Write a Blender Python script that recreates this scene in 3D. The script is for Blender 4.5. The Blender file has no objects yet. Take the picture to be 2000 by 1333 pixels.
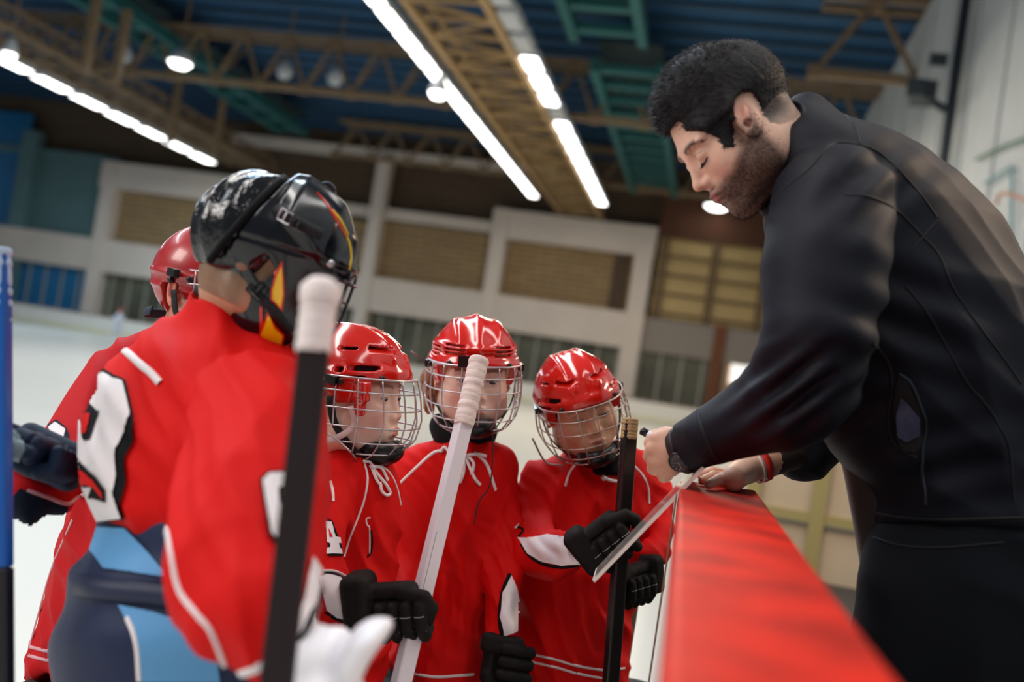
import bpy, math, random
import numpy as np
from mathutils import Vector, Matrix
from mathutils.bvhtree import BVHTree
random.seed(7); RNG = np.random.default_rng(7)
SC = bpy.context.scene
COL = SC.collection

# ---------------------------------------------------------------- camera
F = 1944.0                      # focal length in pixels of the 2000x1333 frame (35 mm lens)
YAW, PITCH, ROLL = math.radians(11.2), math.radians(1.97), math.radians(8.8)
CAM = np.array([0.0, 0.0, 1.36])
fwd = np.array([-math.sin(YAW)*math.cos(PITCH), math.cos(YAW)*math.cos(PITCH), math.sin(PITCH)])
r0 = np.array([math.cos(YAW), math.sin(YAW), 0.0]); u0 = np.cross(r0, fwd)
CR = math.cos(ROLL)*r0 + math.sin(ROLL)*u0
CU = math.cos(ROLL)*u0 - math.sin(ROLL)*r0
BASIS = np.stack([CR, CU, fwd])            # rows: camera right, up, forward in world axes
cd = bpy.data.cameras.new('camera'); cam = bpy.data.objects.new('camera', cd); COL.objects.link(cam)
cam.matrix_world = Matrix(((CR[0], CU[0], -fwd[0], CAM[0]), (CR[1], CU[1], -fwd[1], CAM[1]), (CR[2], CU[2], -fwd[2], CAM[2]), (0, 0, 0, 1)))
cd.sensor_width = 36; cd.lens = 36*F/2000; cd.clip_end = 300; cd.clip_start = 0.05
cd.dof.use_dof = True; cd.dof.focus_distance = 1.9; cd.dof.aperture_fstop = 2.0
SC.camera = cam
SC.view_settings.view_transform = 'Standard'; SC.view_settings.look = 'None'; SC.view_settings.gamma = 1
SC.view_settings.use_curve_mapping = False
SC.view_settings.exposure = 0.12
SC.cycles.use_denoising = True
SC.cycles.max_bounces = 6; SC.cycles.caustics_reflective = False; SC.cycles.caustics_refractive = False
SC.cycles.sample_clamp_indirect = 6

# ---------------------------------------------------------------- world and lights
W = bpy.data.worlds.new('arena_air'); SC.world = W; W.use_nodes = True
bgn = W.node_tree.nodes['Background']; bgn.inputs[0].default_value = (0.86, 0.92, 1.0, 1); bgn.inputs[1].default_value = 0.17
def area(name, loc, target, sx, sy, power, col=(1, 1, 1)):
    l = bpy.data.lights.new(name, 'AREA'); l.shape = 'RECTANGLE'; l.size = sx; l.size_y = sy; l.energy = power; l.color = col
    o = bpy.data.objects.new(name, l); COL.objects.link(o); o.location = loc
    o.rotation_euler = (Vector(target)-Vector(loc)).to_track_quat('-Z', 'Y').to_euler(); return o
# rows of hall lamps over the rink, behind and beside the camera
area('hall_lamp_row_light', (-5.5, 2, 11.5), (-5.5, 2, 0), 1.2, 26, 1300, (1, .97, .93))
area('hall_lamp_row_light', (3.2, -2, 11.5), (3.2, -2, 0), 1.2, 20, 500, (1, .97, .93))
area('hall_lamp_row_light', (-16, 22, 11.5), (-16, 22, 0), 1.5, 40, 2000, (.9, .96, 1))
area('hall_lamp_row_light', (-3, 34, 11.0), (-3, 34, 0), 1.5, 30, 2300, (1, .86, .68))
area('hall_lamp_row_light', (-34, 40, 11.0), (-34, 40, 0), 2, 30, 1900, (.7, .88, 1))
area('face_fill_light', (-5.6, -.9, 3.9), (-.3, 2.1, 1.2), 2.2, 1.8, 125, (1, .95, .9))  # added fill light for the faces, no window stands here

area('warm_rim_light', (3.6, 4.2, 4.6), (.6, 1.7, 1.5), 1.2, .8, 75, (1, .72, .5))  # unseen warm light added to rim the jacket back and hair
area('blue_tint_light', (-3.5, 5.5, 6.5), (0, 1.8, 1.5), 1.6, 1.2, 120, (.45, .72, 1))  # unseen blue light added to tint the top of the hair
# ---------------------------------------------------------------- projection helpers
def cam2w(p):
    return CAM + np.asarray(p, float) @ BASIS
def P(px, py, d):
    return np.array([(px-1000)/F*d, (666.5-py)/F*d, d])       # camera-space point (right, up, depth)
def Wp(px, py, d):
    return cam2w(P(px, py, d))
def ray(px, py):
    v = P(px, py, 1.0) @ BASIS; return v/np.linalg.norm(v)
def onY(px, py, Y):
    r = ray(px, py); t = (Y-CAM[1])/r[1]; return CAM + r*t
def onZ(px, py, Z):
    r = ray(px, py); t = (Z-CAM[2])/r[2]; return CAM + r*t
def w2p(p):
    c = BASIS @ (np.asarray(p)-CAM); return 1000+F*c[0]/c[2], 666.5-F*c[1]/c[2], c[2]

# ---------------------------------------------------------------- materials
def srgb(r, g, b):
    f = lambda c: c/12.92 if c <= .04045 else ((c+.055)/1.055)**2.4
    return (f(r/255), f(g/255), f(b/255))
MATS = {}
def mat(name, col, rough=.6, metal=0, spec=.5, bump=0, bscale=200, coat=0, sheen=0, emit=None, estr=0, var=0, vscale=5,
        attr=None, alpha=1, trans=0, sss=0, btype='NOISE', stretch=(1, 1, 1), dist=.002):
    if name in MATS: return MATS[name]
    m = bpy.data.materials.new(name); m.use_nodes = True; nt = m.node_tree; b = nt.nodes['Principled BSDF']
    b.inputs['Base Color'].default_value = (*col, 1); b.inputs['Roughness'].default_value = rough
    b.inputs['Metallic'].default_value = metal; b.inputs['Specular IOR Level'].default_value = spec
    b.inputs['Coat Weight'].default_value = coat; b.inputs['Coat Roughness'].default_value = .08
    b.inputs['Sheen Weight'].default_value = sheen; b.inputs['Alpha'].default_value = alpha
    b.inputs['Transmission Weight'].default_value = trans
    if sss:
        b.inputs['Subsurface Weight'].default_value = sss; b.inputs['Subsurface Radius'].default_value = (.012, .004, .002)
        b.inputs['Subsurface Scale'].default_value = 1
    if emit: b.inputs['Emission Color'].default_value = (*emit, 1); b.inputs['Emission Strength'].default_value = estr
    tc = nt.nodes.new('ShaderNodeTexCoord'); mp = nt.nodes.new('ShaderNodeMapping'); mp.inputs['Scale'].default_value = stretch
    nt.links.new(tc.outputs['Object'], mp.inputs[0])
    src = None
    if attr:
        a = nt.nodes.new('ShaderNodeAttribute'); a.attribute_name = attr; src = a.outputs['Color']
    if var:
        n = nt.nodes.new('ShaderNodeTexNoise'); n.inputs['Scale'].default_value = vscale; n.inputs['Detail'].default_value = 5
        nt.links.new(mp.outputs[0], n.inputs['Vector'])
        mr = nt.nodes.new('ShaderNodeMapRange'); mr.inputs['From Min'].default_value = .3; mr.inputs['From Max'].default_value = .7
        mr.inputs['To Min'].default_value = 1-var; mr.inputs['To Max'].default_value = 1+var
        nt.links.new(n.outputs['Fac'], mr.inputs['Value'])
        mx = nt.nodes.new('ShaderNodeVectorMath'); mx.operation = 'SCALE'
        if src: nt.links.new(src, mx.inputs[0])
        else: mx.inputs[0].default_value = col
        nt.links.new(mr.outputs[0], mx.inputs['Scale']); src = mx.outputs[0]
    if src: nt.links.new(src, b.inputs['Base Color'])
    if bump:
        n = nt.nodes.new('ShaderNodeTexNoise' if btype == 'NOISE' else 'ShaderNodeTexWave'); n.inputs['Scale'].default_value = bscale
        if btype == 'NOISE': n.inputs['Detail'].default_value = 4
        nt.links.new(mp.outputs[0], n.inputs['Vector'])
        bp = nt.nodes.new('ShaderNodeBump'); bp.inputs['Strength'].default_value = bump; bp.inputs['Distance'].default_value = dist
        nt.links.new(n.outputs['Fac'], bp.inputs['Height']); nt.links.new(bp.outputs[0], b.inputs['Normal'])
    MATS[name] = m; return m

# ---------------------------------------------------------------- object helpers
def tag(o, label=None, cat=None, group=None, kind=None):
    if label: o['label'] = label
    if cat: o['category'] = cat
    if group: o['group'] = group
    if kind: o['kind'] = kind
    return o
def mesh_obj(name, V, Fc, m, parent=None, smooth=True, colors=None, base=None):
    """V in world metres. The object's origin is its parent's, or `base`."""
    V = np.asarray(V, float)
    if parent is not None:
        org = np.array(ORG[parent.name]); loc = (0, 0, 0)
    else:
        org = np.array(base if base is not None else (V[:, 0].mean(), V[:, 1].mean(), V[:, 2].min())); loc = tuple(org)
    me = bpy.data.meshes.new(name); me.from_pydata((V-org).tolist(), [], Fc if isinstance(Fc, list) else Fc.tolist())
    if smooth: me.polygons.foreach_set('use_smooth', [True]*len(me.polygons))
    ms = m if isinstance(m, (list, tuple)) else [m]
    for x in ms: me.materials.append(x)
    if colors is not None:
        ca = me.color_attributes.new('col', 'FLOAT_COLOR', 'POINT')
        c = np.concatenate([colors, np.ones((len(colors), 1))], 1).astype(np.float32); ca.data.foreach_set('color', c.ravel())
    me.update()
    o = bpy.data.objects.new(name, me); COL.objects.link(o); o.location = loc
    ORG[o.name] = org
    if parent is not None: o.parent = parent
    return o
ORG = {}
def empty(name, loc, **k):
    o = bpy.data.objects.new(name, None); COL.objects.link(o); o.location = loc; o.empty_display_size = .1; ORG[o.name] = np.array(loc, float)
    return tag(o, **k)
class MB:
    """collects simple shapes into one mesh (world metres)"""
    def __init__(s): s.v = []; s.f = []; s.mi = []
    def add(s, V, Fc, mi=0):
        n = len(s.v); s.v += [tuple(map(float, x)) for x in V]; s.f += [tuple(int(i)+n for i in f) for f in Fc]; s.mi += [mi]*len(Fc)
    def box(s, lo, hi, mi=0):
        (a, b, c), (d, e, f) = lo, hi
        s.add([(a, b, c), (d, b, c), (d, e, c), (a, e, c), (a, b, f), (d, b, f), (d, e, f), (a, e, f)],
              [(0, 3, 2, 1), (4, 5, 6, 7), (0, 1, 5, 4), (1, 2, 6, 5), (2, 3, 7, 6), (3, 0, 4, 7)], mi)
    def bar(s, p, q, w, h=None, up=(0, 0, 1), mi=0):
        p = np.array(p, float); q = np.array(q, float); h = h or w
        t = q-p; t /= np.linalg.norm(t); up = np.array(up, float)
        if abs(t @ up) > .95: up = np.array([1., 0, 0])
        a = np.cross(t, up); a /= np.linalg.norm(a); b = np.cross(a, t)
        V = [x+sa*a*w/2+sb*b*h/2 for x in (p, q) for sa, sb in ((-1, -1), (1, -1), (1, 1), (-1, 1))]
        s.add(V, [(0, 1, 2, 3), (7, 6, 5, 4), (0, 4, 5, 1), (1, 5, 6, 2), (2, 6, 7, 3), (3, 7, 4, 0)], mi)
    def tube(s, pts, r, n=10, caps=True, mi=0, flat=1.0, nrm=None):
        pts = np.asarray(pts, float); m = len(pts); r = np.broadcast_to(np.asarray(r, float), (m,))
        T = np.gradient(pts, axis=0); T /= np.linalg.norm(T, axis=1)[:, None]+1e-12
        a = np.array(nrm if nrm is not None else ([0, 0, 1.] if abs(T[0][2]) < .9 else [1., 0, 0]))
        V = []
        for i in range(m):
            a = a-(a @ T[i])*T[i]; a /= np.linalg.norm(a)+1e-12; b = np.cross(T[i], a)
            for k in range(n):
                an = 2*math.pi*k/n; V.append(pts[i]+r[i]*(math.cos(an)*a*flat+math.sin(an)*b))
        Fc = [(i*n+k, i*n+(k+1) % n, (i+1)*n+(k+1) % n, (i+1)*n+k) for i in range(m-1) for k in range(n)]
        if caps: Fc += [tuple(range(n))[::-1], tuple((m-1)*n+k for k in range(n))]
        s.add(V, Fc, mi)
    def build(s, name, m, parent=None, smooth=False, base=None):
        o = mesh_obj(name, np.array(s.v), s.f, m, parent, smooth, base=base)
        if any(s.mi): o.data.polygons.foreach_set('material_index', s.mi)
        return o
def spline(pts, n=8):
    pts = np.asarray(pts, float); out = []
    Pp = np.vstack([2*pts[0]-pts[1], pts, 2*pts[-1]-pts[-2]])
    for i in range(1, len(Pp)-2):
        for t in np.linspace(0, 1, n, endpoint=False):
            a, b, c, d = Pp[i-1], Pp[i], Pp[i+1], Pp[i+2]
            out.append(.5*((2*b)+(-a+c)*t+(2*a-5*b+4*c-d)*t*t+(-a+3*b-3*c+d)*t**3))
    out.append(pts[-1]); return np.array(out)

# ---------------------------------------------------------------- distance fields and surface nets
def smin(a, b, k):
    if k <= 0: return np.minimum(a, b)
    h = np.maximum(k-np.abs(a-b), 0)/k; return np.minimum(a, b)-h*h*k*.25
def smax(a, b, k): return -smin(-a, -b, k)
def sph(c, r):
    c = np.asarray(c, float); return lambda p: np.linalg.norm(p-c, axis=1)-r
def ell(c, r, R=None):
    c = np.asarray(c, float); r = np.asarray(r, float)
    def f(p):
        q = p-c
        if R is not None: q = q @ R
        k0 = np.linalg.norm(q/r, axis=1); k1 = np.linalg.norm(q/(r*r), axis=1)+1e-9
        return k0*(k0-1)/k1
    return f
def cap(a, b, ra, rb=None):
    a = np.asarray(a, float); b = np.asarray(b, float); rb = ra if rb is None else rb; ab = b-a; L = ab @ ab+1e-12
    def f(p):
        t = np.clip((p-a) @ ab/L, 0, 1); return np.linalg.norm(p-a-t[:, None]*ab, axis=1)-(ra+(rb-ra)*t)
    return f
def chain(pts):
    """pts: (px, py, depth, radius in px)"""
    q = [(P(x, y, d), r*d/F) for x, y, d, r in pts]
    fs = [cap(q[i][0], q[i+1][0], q[i][1], q[i+1][1]) for i in range(len(q)-1)]
    return lambda p: np.minimum.reduce([f(p) for f in fs])
def rbox(c, h, R=None, r=.01):
    c = np.asarray(c, float); h = np.asarray(h, float)
    def f(p):
        q = p-c
        if R is not None: q = q @ R
        q = np.abs(q)-h+r
        return np.linalg.norm(np.maximum(q, 0), axis=1)+np.minimum(q.max(1), 0)-r
    return f
def loft(rows, n=2.3, soft=.012):
    """rows: (py, left px, right px, depth, half thickness m): a body whose outline seen from the camera is given"""
    rows = sorted(rows); A = np.array(rows, float)
    if len(A) > 2:
        ys = np.linspace(A[0, 0], A[-1, 0], 160); tab = np.empty((160, 5)); tab[:, 0] = ys
        m = np.gradient(A, axis=0)
        for j in range(1, 5):
            k = np.clip(np.searchsorted(A[:, 0], ys)-1, 0, len(A)-2); h = A[k+1, 0]-A[k, 0]; t = (ys-A[k, 0])/h
            sl = np.gradient(A[:, j], A[:, 0])
            a, b = A[k, j], A[k+1, j]; ma, mb = sl[k]*h, sl[k+1]*h
            tab[:, j] = (2*t**3-3*t**2+1)*a+(t**3-2*t**2+t)*ma+(-2*t**3+3*t**2)*b+(t**3-t**2)*mb
    else: tab = A
    y0, y1 = A[0, 0], A[-1, 0]
    def f(p):
        z = np.maximum(p[:, 2], .2); px = 1000+F*p[:, 0]/z; py = 666.5-F*p[:, 1]/z
        l = np.interp(py, tab[:, 0], tab[:, 1]); r = np.interp(py, tab[:, 0], tab[:, 2]); d = np.interp(py, tab[:, 0], tab[:, 3]); b = np.interp(py, tab[:, 0], tab[:, 4])
        hw = np.maximum((r-l)/2, 2)
        u = np.abs(px-(l+r)/2)/hw; v = np.abs(z-d)/b
        s = ((u**n+v**n)**(1/n)-1)*np.minimum(hw*d/F, b)
        cp = np.maximum(y0-py, py-y1)*z/F
        return smax(s, cp, soft)
    return f
def comp(ops):
    """ops: (fn, k, mode) with mode u/s/i"""
    def f(p):
        v = None
        for o in ops:
            fn, k, md = (o+(0, 'u'))[:3] if len(o) == 1 else (o+('u',))[:3]
            w = fn(p)
            v = w if v is None else smin(v, w, k) if md == 'u' else smax(v, -w, k) if md == 's' else smax(v, w, k)
        return v
    return f
def nets(f, lo, hi, h, relax=1):
    lo = np.asarray(lo, float); hi = np.asarray(hi, float)
    B = 8; nb = np.ceil((hi-lo)/(h*B)).astype(int)+1; n = nb*B
    bc = np.stack(np.meshgrid(*[lo[i]+(np.arange(nb[i])+.5)*B*h-h*.5 for i in range(3)], indexing='ij'), -1).reshape(-1, 3)
    fb = f(bc); act = np.where(np.abs(fb) < B*h*.87*1.8+.01)[0]
    G = np.repeat(np.repeat(np.repeat(np.sign(fb).reshape(nb), B, 0), B, 1), B, 2).astype(np.float32)*1.0
    off = np.stack(np.meshgrid(*[np.arange(B)]*3, indexing='ij'), -1).reshape(-1, 3)
    bi = np.stack(np.unravel_index(act, nb), -1)
    for s in range(0, len(bi), 400):
        idx = (bi[s:s+400, None, :]*B+off[None]).reshape(-1, 3)
        G[idx[:, 0], idx[:, 1], idx[:, 2]] = f(lo+idx*h)
    S = G < 0
    c = [S[i:n[0]-1+i, j:n[1]-1+j, k:n[2]-1+k] for i in (0, 1) for j in (0, 1) for k in (0, 1)]
    cnt = np.zeros(c[0].shape, np.int8)
    for x in c: cnt += x
    cell = (cnt > 0) & (cnt < 8); ci = np.argwhere(cell); vid = -np.ones(cell.shape, np.int64); vid[cell] = np.arange(len(ci))
    acc = np.zeros((len(ci), 3)); num = np.zeros(len(ci))
    cor = [(i, j, k) for i in (0, 1) for j in (0, 1) for k in (0, 1)]
    val = {o: G[ci[:, 0]+o[0], ci[:, 1]+o[1], ci[:, 2]+o[2]].astype(float) for o in cor}
    for a in cor:
        for ax in range(3):
            if a[ax] == 0:
                b = list(a); b[ax] = 1; b = tuple(b); va, vb = val[a], val[b]; x = (va < 0) != (vb < 0)
                t = np.where(x, va/np.where(x, va-vb, 1), 0); pt = np.tile(np.array(a, float), (len(ci), 1)); pt[:, ax] += t
                acc[x] += pt[x]; num[x] += 1
    V = lo+(ci+acc/np.maximum(num, 1)[:, None])*h
    Q = []
    for ax in range(3):
        o1, o2 = [(1, 2), (2, 0), (0, 1)][ax]
        sl = [slice(1, n[i]-1) for i in range(3)]; sl[ax] = slice(0, n[ax]-1); sh = list(sl); sh[ax] = slice(1, n[ax])
        e = np.argwhere(S[tuple(sl)] != S[tuple(sh)]); st = np.array([s.start for s in sl]); e = e+st
        ins = S[e[:, 0], e[:, 1], e[:, 2]]
        d1 = np.zeros(3, int); d1[o1] = 1; d2 = np.zeros(3, int); d2[o2] = 1
        q = np.stack([vid[tuple((e-d1-d2).T)], vid[tuple((e-d2).T)], vid[tuple(e.T)], vid[tuple((e-d1).T)]], 1)
        q[~ins] = q[~ins][:, ::-1]; Q.append(q)
    Q = np.concatenate(Q); Q = Q[(Q >= 0).all(1)]
    for _ in range(relax):
        s = np.zeros_like(V); m = np.zeros(len(V))
        for a, b in ((0, 1), (1, 2), (2, 3), (3, 0)):
            np.add.at(s, Q[:, a], V[Q[:, b]]); np.add.at(m, Q[:, a], 1); np.add.at(s, Q[:, b], V[Q[:, a]]); np.add.at(m, Q[:, b], 1)
        V = .45*V+.55*s/np.maximum(m, 1)[:, None]
    return V, Q
RES = 1.0
def vnormals(V, Q):
    n = np.cross(V[Q[:, 2]]-V[Q[:, 0]], V[Q[:, 3]]-V[Q[:, 1]]); N = np.zeros_like(V)
    for k in range(4): np.add.at(N, Q[:, k], n)
    return N/(np.linalg.norm(N, axis=1)[:, None]+1e-12)
def body(name, f, lo, hi, h, m, parent=None, relax=2, fold=None, colorf=None, base=None, bvh=False):
    """field f in camera space between pixel-free bounds lo, hi (metres) -> mesh object"""
    V, Q = nets(f, lo, hi, h*RES, relax)
    if fold is not None:
        V = V+vnormals(V, Q)*fold(V)[:, None]
    c = colorf(V) if colorf else None
    Wv = cam2w(V)
    Q = Q[:, ::-1]
    o = mesh_obj(name, Wv, Q, m, parent, True, c, base)
    if bvh: BV[o.name] = BVHTree.FromPolygons([tuple(v) for v in Wv], Q.tolist())
    return o
BV = {}
def bnds(pts, m=.05):
    A = np.array([P(x, y, d) for x, y, d in pts]); return A.min(0)-m, A.max(0)+m
def folds(waves, amp=1.0):
    """waves: (direction3 in camera axes, wavelength, amplitude, seed)"""
    def f(V):
        s = np.zeros(len(V))
        for i, (d, wl, a, sd) in enumerate(waves):
            d = np.asarray(d, float); d = d/np.linalg.norm(d)
            e = np.cross(d, [.3, .5, .8]); g = np.cross(d, e)
            w = V @ d/wl+.9*np.sin(V @ e/(wl*2.7)+sd)+.6*np.sin(V @ g/(wl*3.3)+sd*2)
            env = .5+.5*np.sin(V @ e/(wl*3.1)+sd*1.7+.8*np.sin(V @ d/(wl*2)+sd))
            s += a*(1-2*np.abs(np.sin(w)))*env
        return s*amp
    return f

# ---------------------------------------------------------------- things laid on a surface (piping, numbers, seams)
def hit(bv, px, py, back=False):
    r = ray(px, py); o = CAM
    h = bv.ray_cast(Vector(o), Vector(r))
    if h[0] is None: return None
    return np.array(h[0]), np.array(h[1])
def ribbon(name, surf, pts, w, m, parent, lift=.0015, n=6, thick=.0012, taper=False):
    """a strip of width w (m) along a line lying on surf; pts as seen from the camera"""
    bv = BV[surf.name]; q = spline(np.array(pts, float), n); H = [hit(bv, *x) for x in q]; H = [h for h in H if h is not None]
    if len(H) < 2: print('ribbon misses', name, pts[0]); return None
    C = np.array([h[0] for h in H]); N = np.array([h[1] for h in H])
    dv = ray(*q[len(q)//2]); N = np.where((N @ dv)[:, None] > 0, -N, N)
    for _ in range(2):
        N[1:-1] = (N[:-2]+N[1:-1]+N[2:])/3
    N /= np.linalg.norm(N, axis=1)[:, None]
    T = np.gradient(C, axis=0); T /= np.linalg.norm(T, axis=1)[:, None]+1e-12; S = np.cross(T, N); S /= np.linalg.norm(S, axis=1)[:, None]+1e-12
    k = len(C); ww = np.full(k, w/2)
    if taper: ww = ww*np.sqrt(np.clip(np.minimum(np.arange(k)+.3, k-.7-np.arange(k))/(k*.35), .08, 1))
    V = np.concatenate([C-S*ww[:, None]-N*thick, C-S*ww[:, None]+N*lift*.6, C+N*(lift+thick*.5), C+S*ww[:, None]+N*lift*.6, C+S*ww[:, None]-N*thick])
    Fc = [(a*k+i, a*k+i+1, (a+1)*k+i+1, (a+1)*k+i) for a in range(4) for i in range(k-1)]
    return mesh_obj(name, V, Fc, m, parent, True)
def patch(name, surf, poly, m, parent, lift=.002, step=5, thick=.001):
    step = min(step, 3.5); lift = lift+.0012
    """a flat shape laid on surf: polygon (with holes as further lists) as seen from the camera"""
    from mathutils.geometry import tessellate_polygon
    bv = BV[surf.name]; loops = poly if isinstance(poly[0][0], (tuple, list)) else [poly]
    dl = []
    for L in loops:
        o = []
        for i in range(len(L)):
            a = np.array(L[i], float); b = np.array(L[(i+1) % len(L)], float); k = max(1, int(np.linalg.norm(b-a)/step))
            o += [tuple(a+(b-a)*t/k) for t in range(k)]
        dl.append(o)
    import mathutils.geometry as mg
    allv = [Vector(v) for L in dl for v in L]; edges = []; s = 0
    for L in dl:
        edges += [(s+i, s+(i+1) % len(L)) for i in range(len(L))]; s += len(L)
    A = np.array([tuple(v) for v in allv]); lo = A.min(0); hi = A.max(0)
    def inside(x, y):
        c = False
        for L in dl:
            j = len(L)-1
            for i in range(len(L)):
                if (L[i][1] > y) != (L[j][1] > y) and x < (L[j][0]-L[i][0])*(y-L[i][1])/(L[j][1]-L[i][1])+L[i][0]: c = not c
                j = i
        return c
    for x in np.arange(lo[0]+step*.6, hi[0], step*1.2):
        for y in np.arange(lo[1]+step*.6, hi[1], step*1.2):
            if inside(x, y) and np.min(np.abs(A-[x, y]).sum(1)) > step*.5: allv.append(Vector((x, y)))
    vs, es, fs, *_ = mg.delaunay_2d_cdt(allv, edges, [], 0, 1e-4)
    V = []; ok = []
    for v in vs:
        h = hit(bv, v[0], v[1])
        if h is None: V.append((0, 0, 0)); ok.append(False); continue
        r = ray(v[0], v[1]); nn = h[1] if h[1] @ r < 0 else -h[1]
        V.append(h[0]+nn*lift); ok.append(True)
    V = np.array(V); Fc = []
    for t in fs:
        c = np.mean([tuple(vs[i]) for i in t], axis=0)
        if all(ok[i] for i in t) and inside(c[0], c[1]):
            e = max(np.linalg.norm(V[t[i]]-V[t[i-1]]) for i in range(len(t)))
            if e < .06: Fc.append(tuple(t))
    if not Fc: print('patch misses', name); return None
    used = sorted({i for t in Fc for i in t}); re = {u: i for i, u in enumerate(used)}
    return mesh_obj(name, V[used], [tuple(re[i] for i in t) for t in Fc], m, parent, True)
# ================================================================ THE HALL
M_ice = mat('ice', srgb(212, 211, 204), .28, spec=.4, var=.04, vscale=.6, bump=.15, bscale=3)
M_rubber = mat('bench_rubber', srgb(62, 52, 46), .85, var=.2, vscale=8)
M_board = mat('rink_board_white', srgb(236, 232, 224), .4)
M_yellow = mat('kick_plate', srgb(222, 216, 176), .5)
M_redcap = mat('red_cap', srgb(192, 30, 10), .5, spec=.2, var=.32, vscale=13, bump=.3, bscale=25, dist=.003)
M_brick = None
M_con = mat('white_concrete', srgb(222, 208, 196), .8, var=.05, vscale=.6)
M_steel = mat('beige_truss_steel', srgb(134, 112, 86), .55, var=.1, vscale=2)
M_teal = mat('green_girder_steel', srgb(26, 92, 94), .6)
M_lamp = mat('lamp_tube', (1, 1, 1), .5, emit=(1, .98, .95), estr=6)
M_lampbox = mat('lamp_housing', srgb(190, 195, 200), .5)
M_wall = mat('side_wall_panel', srgb(186, 192, 196), .7, var=.05, vscale=1.2)
M_darkpipe = mat('dark_pipe', srgb(40, 50, 58), .5)

def brick(name, c1, c2, mortar, scale=1.0):
    m = bpy.data.materials.new(name); m.use_nodes = True; nt = m.node_tree; b = nt.nodes['Principled BSDF']; b.inputs['Roughness'].default_value = .85
    tc = nt.nodes.new('ShaderNodeTexCoord'); mp = nt.nodes.new('ShaderNodeMapping'); mp.inputs['Rotation'].default_value = (math.pi/2, 0, 0)
    br = nt.nodes.new('ShaderNodeTexBrick'); br.inputs['Color1'].default_value = (*c1, 1); br.inputs['Color2'].default_value = (*c2, 1); br.inputs['Mortar'].default_value = (*mortar, 1)
    br.inputs['Scale'].default_value = scale; br.inputs['Brick Width'].default_value = 1.6; br.inputs['Row Height'].default_value = .36; br.inputs['Mortar Size'].default_value = .05
    nt.links.new(tc.outputs['Object'], mp.inputs[0]); nt.links.new(mp.outputs[0], br.inputs['Vector']); nt.links.new(br.outputs['Color'], b.inputs['Base Color'])
    return m
M_brickw = brick('ochre_brick', srgb(172, 144, 104), srgb(156, 130, 94), srgb(128, 104, 74))
M_brickd = brick('brown_brick', srgb(104, 84, 64), srgb(92, 74, 58), srgb(72, 58, 46))
M_deck = mat('roof_deck_flare_blue', srgb(18, 72, 112), .7, var=.25, vscale=.5)  # blue of the lens flare put into the roof colour
M_deckb = mat('roof_deck_brown', srgb(92, 56, 36), .8, var=.2, vscale=.5)
M_flareglass = mat('flare_blue_glass', srgb(14, 112, 165), .35, var=.12, vscale=.3)  # flare's blue cast painted in as the glass colour
M_greenglass = mat('green_dark_glass', srgb(98, 98, 84), .35, spec=.25, var=.5, vscale=.35)
M_flareteal = mat('flare_teal_panel', srgb(96, 128, 130), .6, var=.08, vscale=.5)  # end-wall panels carry the flare's blue-teal cast in their colour
M_yellowpanel = mat('yellow_panel', srgb(196, 168, 112), .6, var=.06, vscale=.5)
M_mull = mat('grey_mullion', srgb(168, 166, 156), .5)
M_beige = mat('beige_panel', srgb(206, 182, 150), .7, var=.05, vscale=3)
M_olive = mat('olive_frame', srgb(170, 152, 96), .6)
def struct(mb, name, m, smooth=False): return tag(mb.build(name, m, smooth=smooth), kind='structure')
BOARD_X0, BOARD_X1, BOARD_Y1 = .012, .145, 1.62     # the near board; set again below
FLOOR_Z = .25
b = MB(); b.box((-60, -12, -.3), (12, 62.5, 0)); struct(b, 'floor_ice', M_ice)
b = MB(); b.box((.03, -12, 0), (12, 12, FLOOR_Z)); struct(b, 'floor_bench', M_rubber)
YB = 62.0
# the back wall, its bays and galleries
b = MB(); b.box((-62, YB+.6, 0), (14, YB+1, 16.5)); struct(b, 'wall_back', M_brickd)
def bw(name, x0, z0, x1, z1, m, y0=0.0, dep=.3):
    b = MB(); b.box((x0, YB-y0-dep, z0), (x1, YB-y0+.01, z1)); return struct(b, name, m)
def wx(px, py): return onY(px, py, YB)[0]
def wz(px, py): return onY(px, py, YB)[2]
X_l = wx(212, 460); X_m = wx(742, 430); X_f0 = wx(972, 520); X_f1 = wx(1245, 600); X_fl = wx(70, 300)
print('wall X', X_fl, X_l, X_m, X_f0, X_f1, 'Z', wz(235, 322), wz(235, 372), wz(220, 470), wz(210, 520), wz(1100, 425), wz(1100, 480), wz(1100, 600), wz(1100, 680), wz(600, 285))
ZU1, ZU0, ZL1, ZL0 = 11.7, 9.9, 6.3, 4.1
bw('wall_back_brick', X_l, ZL1, X_m, ZU0, M_brickw, 0, .05)
bw('wall_back_brick', X_m, ZL1, X_f0, ZU0+.2, M_brickw, 0, .05)
bw('wall_back_brick', X_f0, ZL1, X_f1, ZU0, M_brickw, -.1, .05)
bw('wall_back_dark_recess', wx(1195, 540), ZL1, wx(1225, 560), ZU0-.1, M_brickd, .02, .08)
bw('trim_1', X_l-.8, ZU0, X_m-9.0, ZU1, M_con, 0, .9)
bw('trim_2', X_m-9.0, ZU0+.3, X_f0, ZU0+1.0, M_con, 0, .4)
bw('trim_3', X_f0-.6, ZU0, X_f1+.6, ZU1, M_con, 0, .9)
bw('trim_4', X_fl-26, ZL0, X_f1+.6, ZL1, M_con, 0, .9)
bw('trim_5', wx(462, 270), 14.0, X_f0+3, 14.7, M_con, 0, .5)
for i, (x, z1, w) in enumerate(((X_l, ZU1, 1.0), (X_m, 14.1, .85), (X_f0, ZU1, .95), (X_f1, ZU1, 1.1))):
    bw('wall_pillar', x-w/2, 0, x+w/2, z1, M_con, .05, 1.0)
bw('wall_pillar', X_fl-.6, 0, X_fl+.6, 13.2, M_flareteal, .05, .8)
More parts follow.
